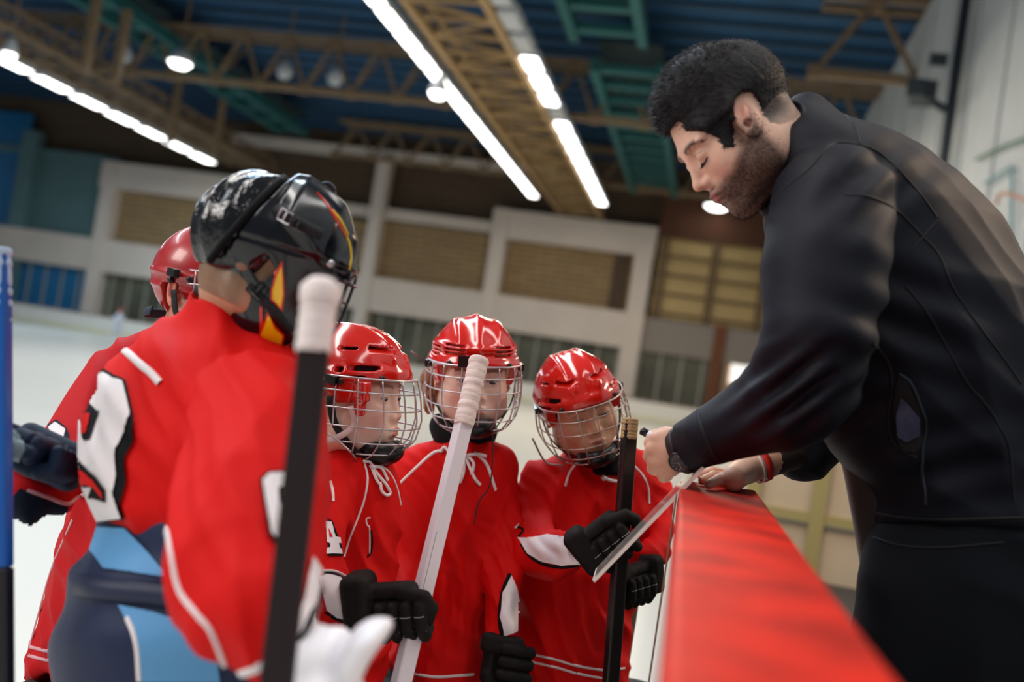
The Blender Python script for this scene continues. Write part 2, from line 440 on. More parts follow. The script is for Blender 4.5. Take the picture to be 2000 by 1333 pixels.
bw('trim_6', X_fl-26, 11.6, X_l, 12.1, M_flareteal, 0, .4)
bw('window_1', X_fl+.6, ZL1, X_l-.6, 11.6, M_flareteal, 0, .1)
bw('window_2', X_fl-28, 0, X_fl-.6, 14.5, M_flareglass, 0, .15)
bw('window_3', X_fl+.6, .9, X_l-.6, ZL0, M_flareglass, .05, .1)
bw('window_4', X_l+.6, .9, X_f1-.6, ZL0, M_greenglass, .0, .1)
bw('window_5', X_f1+.6, .9, X_f1+7, ZL0, M_greenglass, .0, .1)
b = MB()
for x in np.arange(X_fl, X_f1+7, 1.3): b.box((x-.07, YB-.25, .9), (x+.06, YB-.12, ZL0))
struct(b, 'window_mullion', M_mull)
# small things seen behind the glass
for i, (px, py, c, nm) in enumerate(((1243, 738, (235, 235, 225), 'white'), (455, 560, (30, 120, 90), 'green'))):
    pass
bw('trim_7', X_f1+.6, ZL0, X_f1+9, ZL1-.1, mat('grey_band', srgb(150, 140, 130), .7), 0, .5)
bw('wall_back_yellow_panel', X_f1+.8, ZL1, X_f1+14, 11.3, M_yellowpanel, 0, .2)
b = MB()
for x in np.arange(X_f1+1.2, X_f1+14, 3.05): b.box((x-.22, YB-.5, ZL1), (x+.22, YB-.18, 11.3))
for z in np.arange(ZL1+.3, 11.5, 1.18): b.box((X_f1+.8, YB-.36, z-.09), (X_f1+14, YB-.18, z+.09))
struct(b, 'trim_8', mat('brown_grid', srgb(116, 94, 66), .7))
bw('wall_back_header', X_f1+.6, 11.3, 14, 14.5, M_deckb, .1, .3)
# lit doorway and noticeboard at the far end
xx = wx(1400, 700)
bw('wall_back_orange_post', xx-.35, 0, xx+.35, 6.3, mat('orange_post', srgb(120, 70, 40), .7), .3, .4)
o = bw('window_6', xx+.9, 2.9, xx+2.9, 5.2, mat('lit_window', srgb(230, 225, 220), .5, emit=(1, .96, .9), estr=.9), .2, .2)
bw('wall_back_notice', xx+.5, 1.2, xx+5, 6.1, mat('ochre_notice', srgb(196, 150, 96), .7), .1, .1)
# far boards
FB = YB-4.0
b = MB(); b.box((-62, FB, .0), (11.8, FB+.12, 1.12)); fb = b.build('far_rink_boards', M_board)
tag(fb, 'long white rink boards along the far end of the ice', 'rink boards')
b = MB(); b.box((-62, FB-.03, 0), (11.8, FB, .2)); b.build('kick_plate', M_yellow, fb)
b = MB(); b.box((-62, FB-.02, 1.06), (11.8, FB+.15, 1.14)); b.build('cap_rail', mat('rail_grey', srgb(150, 120, 110), .5), fb)

# roof
ZR = 15.8
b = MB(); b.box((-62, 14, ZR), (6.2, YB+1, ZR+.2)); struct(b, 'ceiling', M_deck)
b = MB()
for y in np.arange(15, YB, 1.6): b.box((-62, y, ZR-.18), (6.2, y+.25, ZR))
struct(b, 'ceiling_purlin', mat('purlin_flare_blue', srgb(34, 64, 88), .6))  # purlins share the flare blue painted into the roof
def truss(Y, x0, x1, zb, zt, pitch, w, label, m=M_steel, ph=0):
    b = MB(); b.bar((x0, Y, zb), (x1, Y, zb), w*1.5); b.bar((x0, Y, zt), (x1, Y, zt), w*1.3)
    b.bar((x0, Y+1.0, zt), (x1, Y+1.0, zt), w*1.1)
    x = x0+ph; k = 0
    while x < x1-pitch:
        b.bar((x, Y, zb), (x+pitch/2, Y, zt), w*.8); b.bar((x+pitch/2, Y, zt), (x+pitch, Y, zb), w*.8)
        b.bar((x, Y, zb), (x+pitch/2, Y+1, zt), w*.5)
        b.box((x-.22, Y-.1, zb-.2), (x+.22, Y+.1, zb+.25)); b.box((x+pitch/2-.22, Y-.1, zt-.25), (x+pitch/2+.22, Y+.1, zt+.15)); x += pitch
    o = b.build('roof_truss', m); return tag(o, label, 'truss', 'zigzag steel trusses across the roof')
truss(40.5, -34, 6, 12.4, 14.7, 2.15, .17, 'beige zigzag roof truss crossing the middle of the hall, under the flare-blue roof')
truss(57.0, -24, 10, 13.1, 15.2, 2.35, .17, 'beige zigzag roof truss just before the far wall, lowest in the photo')
truss(25.5, -30, 6, 13.8, 15.6, 2.2, .14, 'beige zigzag roof truss nearest the viewer, cut by the top of the photo')
truss(33.0, 2, 8, 12.6, 15.2, 3.2, .2, 'short beige zigzag truss above the man in black, meeting the side wall')

# walkways with lamp rows
def walkway(x0, x1, y0, y1, z, m, label, name='ceiling_walkway', lattice=True, step=1.5, hh=.8, railw=.26):
    b = MB()
    for x in (x0, x1):
        b.bar((x, y0, z), (x, y1, z), railw*.9, railw); b.bar((x, y0, z+hh), (x, y1, z+hh), railw*.5, railw*.5)
    y = y0; s = 0
    while y < y1-.1:
        b.bar((x0, y, z), (x1, y, z), .13, .1)
        if lattice:
            b.bar((x0, y, z), (x1, y+step, z), .1, .08) if s % 2 else b.bar((x1, y, z), (x0, y+step, z), .1, .08)
            b.bar((x0, y, z+hh), (x1, y+step/2, z+hh), .08, .08)
        for x in (x0, x1): b.bar((x, y, z), (x, y+step/2, z+hh), .08); b.bar((x, y+step/2, z+hh), (x, y+step, z), .08)
        y += step; s += 1
    o = b.build(name, m); return tag(o, label, 'walkway')
ZL = 12.0
p2a = onZ(1020, 360, ZL); p2b = onZ(770, 20, ZL); p3 = onZ(1160, 380, ZL); p3b = onZ(985, 10, ZL)
print('row2', p2a, p2b, 'row3', p3, p3b, 'row1', onZ(330, 280, ZL), onZ(0, 105, ZL))
XR2, XR3, XR1 = p2b[0], p3b[0], onZ(170, 195, ZL)[0]
M_walk = mat('tan_walkway_steel', srgb(172, 140, 96), .6)
walkway(XR2+.75, XR3-.45, 17, 60.8, ZL-.1, M_walk, 'beige lattice ceiling walkway between two rows of white lamps')
walkway(XR1+.9, XR1+3.4, 20, 59.5, ZL+.2, M_steel, 'beige lattice ceiling walkway beside the lamp row above the flare-blue end wall')
LMP = None
def lamp(x, y, z, w, l, label, group, on=True):
    global LMP
    if LMP is None:
        b = MB(); b.box((-.5, -.5, 0), (.5, .5, .5)); LMP = True
    r = empty('ceiling_lamp', (x, y, z), label=label, cat='lamp', group=group)
    b = MB(); b.box((x-w/2, y-l/2, z+.03), (x+w/2, y+l/2, z+.3)); b.build('lamp_housing', M_lampbox, r)
    b = MB(); b.box((x-w*.42, y-l*.46, z-.02), (x+w*.42, y+l*.46, z+.05)); b.build('lamp_tube', M_lamp if on else M_lampbox, r)
y = 20.0
while y < 57:
    lamp(XR2-.3, y, ZL-.1, .55, 1.7, 'lit white lamp in the unbroken row along the left of the broad walkway', 'lamps of the unbroken middle row'); y += 1.9
y = 21.0
for i in range(19):
    on = i not in (3, 4, 5, 9)
    if on: lamp(XR3, y, ZL-.1, .62, 1.5, 'lit white lamp in the gappy row on the green girder side of the walkway', 'lamps of the gappy row')
    else: lamp(XR3, y, ZL-.1, .62, 1.5, 'unlit grey lamp in the gappy row on the green girder side of the walkway', 'unlit lamps of the gappy row', False)
    y += 1.95
y = 36.5
while y < 57.5:
    lamp(XR1, y, ZL-.1, .8, 2.35, 'lit white lamp in the slanting row above the flare-blue end wall', 'lamps of the slanting row over the blue wall'); y += 2.95
def flood(px, py, Y, r, label, on=True):
    c = onY(px, py, Y); o = empty('flood_lamp', c, label=label, cat='lamp')
    b = MB(); b.tube([c+[0, 0, .5], c+[0, 0, .3], c+[0, 0, 0], c+[0, 0, -.12]], [r*.3, r*.6, r, r*.95], 20); b.build('lamp_shade', M_lampbox, o, True)
    b = MB(); b.tube([c+[0, -.02, -.13], c+[0, -.02, -.3]], [r*.92, r*.6], 20); b.build('lamp_bulb', M_lamp if on else M_lampbox, o, True)
    b = MB(); b.bar(c+[0, 0, .5], [c[0], c[1], ZR], .06); b.build('hanger_rod', M_steel, o)
flood(353, 118, 38, .52, 'bright round flood lamp hanging from the middle truss, by itself')
flood(857, 176, 34, .36, 'lit round lamp touching the unbroken lamp row')
flood(20, 100, 30.8, .26, 'lit round lamp above the top end of the slanting lamp row')
flood(556, 140, 40, .36, 'unlit pale round lamp under the middle truss, near its midpoint', False)
flood(655, 152, 40, .36, 'unlit pale round lamp under the middle truss, towards the lamp rows', False)
flood(246, 108, 40, .3, 'unlit pale round lamp at the end of the middle truss', False)
flood(1400, 400, 60, .75, 'lit round lamp seen just under the chin of the man in black')
# green ladder-like girders
def girder(x0, x1, y0, y1, z, label, step):
    b = MB()
    for x in (x0, x1): b.bar((x, y0, z), (x, y1, z), .32, .5)
    for y in np.arange(y0+.4, y1, step): b.bar((x0, y, z), (x1, y, z), .45, .25)
    b2 = MB(); b2.box((x0, y0, z+.9), (x1, y1, z+1.0))  # dark sheet above the rungs, added to darken the gaps between them
    o = b.build('green_girder', M_teal); b2.build('gap_shade_sheet', mat('dark_gap_green', srgb(12, 40, 46), .7), o); return tag(o, label, 'girder', 'green ladder girders under the roof')
g0 = onZ(1165, 0, 13.5); g1 = onZ(1240, 300, 13.5)
girder(g0[0]-1.1, g0[0]+1.3, 16, 34, 13.5, 'green ladder-shaped roof girder cut off by the top of the photo', 2.1)
girder(g0[0]-.6, g0[0]+1.8, 36, 58, 13.2, 'green ladder-shaped roof girder ending over the far yellow wall', 1.9)
girder(XR1+5.5, XR1+7.2, 24, 56, 14.0, 'green girder crossing above the slanting lamp row', 2.4)
for i, (px, py, Y, h) in enumerate(((420, 200, 50, 4.6), (330, 180, 47, 4.0), (225, 60, 36, 3), (165, 40, 34, 3))):
    c = onY(px, py+100, Y); b = MB(); b.bar(c, c+[0, 0, h], .3)
    tag(b.build('roof_hanger_post', M_steel), ['beige steel post hanging from the roof where the slanting walkway ends', 'beige steel post hanging beside the round flood lamp', 'thin beige post under the roof left of the flood lamp', 'thin beige post in the dark flare-blue roof corner'][i], 'post')

# side wall on the bench side
XW = 5.15
b = MB(); b.box((XW, -4, FLOOR_Z), (XW+.3, 45, 14.9)); struct(b, 'wall_right', M_wall)
b = MB()
for y in np.arange(-3, 45, 3.1): b.box((XW-.05, y, FLOOR_Z), (XW, y+.12, 14.9))
struct(b, 'trim_9', mat('panel_seam', srgb(180, 186, 190), .7))
def onX(px, py, X):
    r = ray(px, py); t = (X-CAM[0])/r[0]; return CAM+r*t
c = onX(1870, 120, XW-.25); Yp = c[1]
pr = empty('wall_mast', (XW-.25, Yp, FLOOR_Z), label='dark vertical pipe with a small camera on a bracket, against the pale side wall', cat='mast')
b = MB(); b.tube([(XW-.25, Yp, FLOOR_Z), (XW-.25, Yp, 14.8)], .13, 12); b.build('pipe', M_darkpipe, pr, True)
a1 = onX(1845, 215, XW-.25); a1[1] = Yp
a1 = onY(1848, 215, Yp); a2 = onY(1806, 190, Yp)
b = MB(); b.bar(a1, a2, .16, .16); b.build('bracket', M_darkpipe, pr)
b = MB(); b.box(a2+[-.28, -.3, -.1], a2+[.22, .5, .35]); b.bar(a2+[-.3, -.45, .1], a2+[-.28, -.25, .1], .42, .42); b.build('camera_box', M_darkpipe, pr)
a3 = onY(1858, 118, Yp); b = MB(); b.box(a3+[-.5, -.1, -.15], a3+[-.1, .1, .12]); b.build('clamp', M_darkpipe, pr)
for nm, pts, cc, r, lb in (('conduit_pipe', [(1905, 312), (1960, 286), (2010, 268)], (60, 110, 84), .03, 'thin green pipe slanting up along the side wall'),
                           ('conduit_pipe', [(1925, 358), (1968, 330), (1976, 340), (1974, 470)], (120, 160, 170), .035, 'bent pale blue pipe loop on the side wall by the jacket'),
                           ('conduit_pipe', [(1945, 400), (1958, 378), (2010, 392)], (190, 120, 80), .03, 'copper orange pipe behind the man in black, at the photo edge')):
    b = MB(); b.tube(spline([onX(x, y, XW-.1-.3*(cc[0] == 190)) for x, y in pts], 6), r, 8); tag(b.build(nm, mat('pipe_%d' % cc[0], srgb(*cc), .5), smooth=True), lb, 'pipe')

# the box behind the bench
YP = 7.4
xa, xb = onY(1450, 1000, YP)[0], XW
pw = empty('bench_partition', (xa, YP, FLOOR_Z), label='beige panelled partition with an olive frame, seen under the arm of the man in black', cat='partition')
b = MB(); b.box((xa, YP, FLOOR_Z), (xb, YP+.06, 1.24)); b.build('panel', M_beige, pw)
b = MB(); xc = onY(1602, 960, YP)[0]
for x in (xa+.05, xc, xc+1.5): b.box((x-.05, YP-.04, FLOOR_Z), (x+.05, YP, 1.24))
zc = onY(1570, 1008, YP)[2]; b.box((xa, YP-.03, zc-.04), (xb, YP, zc+.03)); b.box((xa, YP-.04, 1.2), (xb, YP+.08, 1.26)); b.build('frame', M_olive, pw)
b = MB(); b.box((xa, YP-.035, zc-.055), (xb, YP-.001, zc-.04)); b.build('ledge', mat('ledge_grey', srgb(110, 110, 105), .6), pw)

# near board: white body, red cap
BT = 1.36-.139
C = [(-.0175, 1.83), (.1215, 1.885), (.152, .2), (.0135, .2)]; C = [(-.0175, 1.83), (.119, 1.885), (.158, -1.6), (.030, -1.6)]
br = empty('rink_board', (.08, 1.2, 0), label='thick red-topped rink board running from under the hands towards the viewer', cat='rink board')
def prism(poly, z0, z1, m, name, parent, ins=0, bev=0):
    import bmesh
    c = np.mean(poly, 0); V = []
    for z in (z0, z1): V += [(x+(-ins if x > c[0] else ins), y-(ins if y > 1 else 0), z) for x, y in poly]
    o = mesh_obj(name, V, [(3, 2, 1, 0), (4, 5, 6, 7), (0, 1, 5, 4), (1, 2, 6, 5), (2, 3, 7, 6), (3, 0, 4, 7)][:], m, parent, False)
    if bev:
        bm = bmesh.new(); bm.from_mesh(o.data); bmesh.ops.bevel(bm, geom=bm.edges[:], offset=bev, segments=3, affect='EDGES', profile=.6)
        bmesh.ops.recalc_face_normals(bm, faces=bm.faces); bm.to_mesh(o.data); bm.free()
    return o
prism(C, BT-.055, BT, M_redcap, 'cap', br, 0, .006)
prism(C, .0, BT-.055, M_board, 'panel', br, .034)
prism(C, .0, .2, M_yellow, 'kick_plate', br, .03)
# ================================================================ PEOPLE: shared builders
M_skin = mat('skin', (0, 0, 0), .5, attr='col', sss=.12, var=.05, vscale=60, bump=.1, bscale=600)
M_red = mat('red_jersey_knit', srgb(212, 8, 6), .7, spec=.18, sheen=0, bump=.25, bscale=900, dist=.0008)
M_red2 = mat('red_jersey_knit_dull', srgb(186, 12, 20), .7, spec=.18, sheen=0, bump=.25, bscale=900, dist=.0008)
M_white = mat('white_twill', srgb(236, 228, 230), .6, bump=.2, bscale=900, dist=.0008)
M_blackc = mat('black_cloth', srgb(10, 11, 16), .8, spec=.2, sheen=0, bump=.25, bscale=500, dist=.001)
M_redplastic = mat('red_helmet_plastic', srgb(214, 28, 14), .16, spec=.6, coat=.6)
M_redplastic2 = mat('dark_red_helmet_plastic', srgb(172, 20, 28), .3, spec=.6, coat=.3)
M_liner = mat('helmet_liner', srgb(14, 14, 16), .8)
M_wire = mat('cage_wire', srgb(205, 200, 205), .32, metal=.85)
M_blackp = mat('black_plastic', srgb(12, 13, 16), .3)
M_strap = mat('black_strap', srgb(16, 17, 22), .7)
M_strapw = mat('pale_strap', srgb(232, 206, 204), .7)
M_glove = mat('black_glove_nylon', srgb(20, 15, 14), .7, spec=.25, sheen=0, bump=.35, bscale=420, dist=.0015)
M_stitch = mat('pale_stitch', srgb(150, 145, 150), .7)
M_cap_tan = mat('foam_tan', srgb(214, 196, 150), .7)
M_lace = mat('white_lace', srgb(236, 230, 232), .8, bump=.3, bscale=700)
def col(*c): return np.array(srgb(*c))
def wdir(v):
    v = np.asarray(v, float) @ BASIS; return v/np.linalg.norm(v)
FS = 1.05
class Head:
    """frame: x forward, y to the person's left, z up (metres, unscaled)"""
    def __init__(s, px, py, d, fwdc, upc, scale=1.0):
        s.c = Wp(px, py, d); f = wdir(fwdc); u = wdir(upc); u = u-(u @ f)*f; u /= np.linalg.norm(u); l = np.cross(u, f)
        s.R = np.stack([f, l, u]); s.s = scale
    def w(s, q): return s.c+s.s*(np.asarray(q, float) @ s.R)
    def l(s, wv): return (np.asarray(wv)-s.c) @ s.R.T/s.s
def head_field(adult=False, neck=None, nr=.052, puff=0):
    y2 = lambda v, r, k: [(ell((v[0], sgn*v[1], v[2]), r), k) for sgn in (1, -1)]
    J = .006 if adult else 0
    ops = [(ell((-.016, 0, .038), (.097, .077, .086)), 0),
           (ell((.028, 0, -.02), (.062, .061, .086)), .04),
           (ell((.03, 0, -.074), (.052+J, .05+J, .036), None), .035),
           (ell((.074+J*.5, 0, -.1), (.02, .024, .017)), .03)]
    ops += y2((.058, .036, -.028), (.03, .028, .03) if not adult else (.027, .026, .028), .03)
    ops += y2((.074, .028, .022), (.018, .03, .009), .018)
    ops += y2((.008, .062, -.06), (.03, .014, .028), .03)
    ops += [(cap((.086, 0, .012), (.108, 0, -.026) if adult else (.1, 0, -.024), .0065, .0085), .016),
            (ell((.107 if adult else .1, 0, -.03), (.011, .0085, .008)), .007)]
    ops += y2((.096, .0115, -.033), (.011, .0065, .007), .006)
    ops += [(ell((.084, 0, -.06), (.016, .03, .018)), .02)]
    for sgn in (1, -1):
        ops += [(ell((.098, sgn*.034, .004), (.02, .017, .0115)), .014, 's')]
        ops += [(ell((.079, sgn*.032, .002), (.0135, .0165, .0125)), .006)]
        ops += [(sph((.111, sgn*.0065, -.0385), .0032), .003, 's')]
    ops += [(ell((.1, 0, -.0555), (.0085, .02, .0052)), .004), (ell((.0985, 0, -.0645), (.009, .018, .006)), .004)]
    ops += [(cap((.112, -.02, -.0598), (.112, .02, -.0598), .0055), .004, 's'), (ell((.108, 0, -.078), (.012, .02, .006)), .01, 's')]
    for sgn in (1, -1):
        ex = .022 if adult else 0; R = np.array(Matrix.Rotation(sgn*.35, 3, 'Z') @ Matrix.Rotation(-.5 if adult else -.12, 3, 'Y'))
        ops += [(ell((-.012+ex, sgn*.078, -.003), (.0185+J*.4, .0078, .031+J*.6), R), .008),
                (ell((-.009+ex, sgn*.087, .003), (.0118+J*.3, .006, .02+J*.5), R), .003, 's'),
                (ell((-.013+ex, sgn*.0835, .0), (.004, .005, .015), R), .003),
                (ell((-.002+ex, sgn*.084, -.012), (.006, .007, .007), R), .003, 's')]
    if neck is not None:
        ops += [(cap((-.026, 0, -.05), neck, nr, nr*1.15), .03)]
    if puff: base = comp(ops); return lambda p: base(p)-puff
    return comp(ops)
def face_colors(L, skin, lip, cheek, brow=None, hair=None, beard=None, closed=0, hairfn=None):
    x, y, z = L.T; n = len(L); C = np.tile(skin, (n, 1)).astype(float)
    def blend(c, a): nonlocal C; a = np.clip(a, 0, 1)[:, None]; C = C*(1-a)+np.asarray(c)*a
    g = lambda cx, cy, cz, rx, ry, rz: np.exp(-(((x-cx)/rx)**2+((np.abs(y)-cy)/ry)**2+((z-cz)/rz)**2)*1.2)
    blend(cheek, .75*g(.07, .042, -.035, .03, .02, .02)); blend(cheek, .5*g(.11, 0, -.03, .015, .012, .012))
    blend(cheek, .6*g(.01 if beard is not None else -.01, .085, 0, .02, .02, .035))
    blend(skin*.8, .4*g(.085, .032, .012, .02, .018, .006)); blend(skin*.75, .25*g(.085, .03, -.012, .02, .018, .006))
    nz = np.clip(np.random.default_rng(5).normal(size=n)*.7, -1, 1)
    if beard is not None:
        zl = -.04+.045*np.clip((.075-x)/.07, 0, 1)
        a = np.clip((zl-z)/.018, 0, 1)*np.clip((x+.0)/.014, 0, 1)*(z > -.16)
        a = a*(1-g(.1, 0, -.07, .02, .012, .012)*.5)
        side = np.clip((x-.022)/.012, 0, 1)*np.clip((.055-x)/.014, 0, 1)*(z < .05)*(z > -.05)*(np.abs(y) > .045)
        a = np.maximum(a, side*.9); a = np.maximum(a, .95*g(.1, .012, -.0475, .012, .016, .0045))
        neckf = np.clip((z+.125)/.02, 0, 1)
        blend(beard, a*neckf*(.84+.1*nz))
    blend(lip, (g(.103, .0, -.0555, .012, .02, .0055) > .45)*.85); blend(lip, (g(.103, .0, -.0645, .012, .019, .006) > .45)*.9)
    if brow is not None:
        zb = .0215+.004*np.cos((np.abs(y)-.035)*60)
        blend(brow, .85*np.exp(-((z-zb)/.0036)**2)*(np.abs(y) > .012)*(np.abs(y) < .052)*(x > .05))
    # lash line
    zc = .002-.006*closed
    blend(np.array([.015, .01, .008]), (0 if closed >= 1 else .9)*np.exp(-((z-zc-.0-.003*np.cos((np.abs(y)-.032)*90))/.0017)**2)*(np.abs(np.abs(y)-.032) < .0145)*(x > .07))
    if hair is not None: blend(hair, hairfn(L)*(.93+.07*nz))
    return np.clip(C, 0, 1)
def eyes(H, parent, iris, look=(1, 0, 0), closed=0, fs=FS):
    if closed >= 1: return
    for sgn in (1, -1):
        c = np.array([.0815, sgn*.032, .0005]); r = .0122
        V = []; Cc = []; n1, n2 = 14, 20; lk = np.array(look, float); lk /= np.linalg.norm(lk)
        a = np.cross(lk, [0, 0, 1]); a /= np.linalg.norm(a); b = np.cross(lk, a)
        for i in range(n1+1):
            th = math.pi*i/n1
            for k in range(n2):
                ph = 2*math.pi*k/n2; V.append(c+r*(math.cos(th)*lk+math.sin(th)*(math.cos(ph)*a+math.sin(ph)*b)))
                Cc.append((.01, .01, .01) if i <= 1 else iris if i <= 3 else (.7, .66, .64))
        Fc = [(i*n2+k, i*n2+(k+1) % n2, (i+1)*n2+(k+1) % n2, (i+1)*n2+k) for i in range(n1) for k in range(n2)]
        V = np.array(V); V[:, 2] = c[2]+(V[:, 2]-c[2])*.55     # what the lids leave open
        mesh_obj('eye', H.w(V*fs+np.array([0, 0, .001])), Fc, mat('eye', (0, 0, 0), .1, attr='col'), parent, True, np.array(Cc))
def person(H, bodyf, blo, bhi, label, hf, colf, group=None, hres=.0024, bres=.012, base=None, hlo=(-.13, -.1, -.2), hhi=(.13, .1, .14), fs=FS):
    V, Q = nets(hf, hlo, hhi, hres*RES, 1); C = colf(V); Wv = H.w(V*fs+np.array([0, 0, .001]))
    V2, Q2 = nets(bodyf, blo, bhi, bres*RES, 1); W2 = cam2w(V2)
    allV = np.concatenate([Wv, W2]); allF = Q.tolist()+(Q2[:, ::-1]+len(V)).tolist()
    C = np.concatenate([C, np.tile(C[len(C)//3], (len(V2), 1))])
    o = mesh_obj('person', allV, allF, M_skin, None, True, C, base=base if base is not None else (H.c[0], H.c[1], 0))
    BV[o.name] = BVHTree.FromPolygons([tuple(v) for v in allV], allF)
    return tag(o, label, 'person', group)
def zcut(tab, k=.85):
    X = np.array([t[0] for t in tab]); Z = np.array([t[1] for t in tab])
    return lambda p: (np.interp(p[:, 0], X, Z)-p[:, 2])*k
HELM_RIM = [(-.14, -.035), (-.09, -.045), (-.05, -.04), (-.035, -.005), (.005, .004), (.02, -.012), (.045, -.01), (.056, .03), (.09, .036), (.16, .04)]
PLAIN_RIM = [(-.14, -.075), (-.09, -.085), (-.052, -.08), (-.04, -.03), (-.03, .012), (.012, .014), (.022, -.02), (.04, -.02), (.05, .028), (.09, .036), (.16, .04)]
def helmet(H, parent, style, m, res=.0024):
    rim = PLAIN_RIM if style == 'plain' else HELM_RIM
    x0 = {'modern': (.127, .101, .106), 'ridged': (.124, .103, .108), 'plain': (.122, .098, .106)}[style]
    outer = ell((-.006, 0, .036), x0); inner = ell((-.006, 0, .036), tuple(v-.013 for v in x0))
    def shaped(p):
        v = outer(p); x, y, z = p.T; ay = np.abs(y)
        if style == 'modern':
            v = v-.006*np.exp(-((ay-.034-.02*(x+.02))/.012)**2)*np.clip((z-.06)/.02, 0, 1)
            v = v-.0065/(1+np.exp(-(z-.052-.12*np.abs(x-.01)+.0)*-260))*np.clip((x+.08)/.04, 0, 1)*1.0
            v = v-.004*np.exp(-((z-.118)/.02)**2)*np.exp(-(ay/.02)**2)
            v = v+.0035*np.exp(-((z-.022-.1*np.abs(x))/.0035)**2)*(x < .09)
        elif style == 'ridged':
            v = v-.005*np.exp(-(ay/.014)**2)*(z > .03)-.005*np.exp(-((ay-.05)/.012)**2)*np.clip((z-.05)/.02, 0, 1)
            v = v-.006*np.exp(-((z-.04)/.012)**2)+.003*np.exp(-((z-.062)/.004)**2)-.004*np.exp(-((z-.078)/.008)**2)
        else:
            v = v-.004*np.exp(-((z-.03+.1*x)/.006)**2)-.004*np.exp(-((z-.002+.1*x)/.005)**2)*(x < .06)
        return v
    ops = [(shaped, 0), (inner, .003, 's'), (zcut(rim), .004, 'i')]
    def vent(x, y, z, hx, hz, rot=0, yaw=0):
        for sgn in (1, -1):
            R = np.array(Matrix.Rotation(sgn*yaw, 3, 'Z') @ Matrix.Rotation(rot, 3, 'Y'))
            ops.append((rbox((x, sgn*y, z), (hx, .03, hz), R, .002), .002, 's'))
    if style == 'modern':
        vent(.062, .078, .058, .0125, .0055, -.15, .75); vent(.022, .095, .052, .007, .0055, -.1, .2); vent(.045, .088, .04, .022, .0022, -.12, .5)
        vent(.03, .07, .093, .014, .0025, -.1, .3); vent(.082, .04, .098, .012, .0035, .35, .9); vent(-.06, .085, .055, .014, .004, 0, -.4); vent(-.05, .07, .1, .014, .004, 0, -.3)
    elif style == 'ridged':
        for dz in (0, .009, .018): vent(.09, .062, .063+dz, .018, .0022, 0, .95)
        for dz in (0, .009, .018): vent(.03, .095, .056+dz, .02, .0022, 0, .2)
        vent(-.05, .09, .07, .018, .003, 0, -.4)
    V, Q = nets(comp(ops), (-.15, -.125, -.1), (.15, .125, .165), res*RES, 1)
    o = mesh_obj('helmet', H.w(V), Q, m, parent, True)
    BV[o.name] = BVHTree.FromPolygons([tuple(v) for v in H.w(V)], Q.tolist())
    li = comp([(ell((-.006, 0, .036), tuple(v-.0105 for v in x0)), 0), (ell((-.006, 0, .036), tuple(v-.022 for v in x0)), .002, 's'), (zcut([(a, b+.006) for a, b in rim]), .003, 'i')])
    V, Q = nets(li, (-.15, -.125, -.1), (.15, .125, .165), .0045*RES, 1)
    mesh_obj('liner', H.w(V), Q, M_cap_tan if style == 'ridged' else M_liner, o, True)
    # ear guard straps and screws
    b = MB()
    for sgn in (1, -1):
        for (x, y, z) in ((.03, .1045, .03), (.098, .068, .042)) if style != 'plain' else ((.0, .1, .018), (.045, .095, .022)):
            c = H.w((x, sgn*y, z)); n = H.w((x*1.15, sgn*y*1.12, z))-c; n /= np.linalg.norm(n)
            b = MB(); b.tube([c-n*.006, c+n*.004, c+n*.005], [.0055, .0055, .003], 12); b.build('screw', M_blackp, o, True)
    return o
CZ = np.array([-.125, -.106, -.078, -.04, 0, .04]); CRX = np.array([.07, .112, .138, .147, .141, .13]); CRY = np.array([.052, .083, .102, .111, .112, .107])
def cpt(th, z, n=2.4):
    rx = np.interp(z, CZ, CRX); ry = np.interp(z, CZ, CRY); c, s = math.cos(th), math.sin(th)
    k = (abs(c)**n+abs(s)**n)**(-1/n); return (.004+rx*k*c, ry*k*s, z)
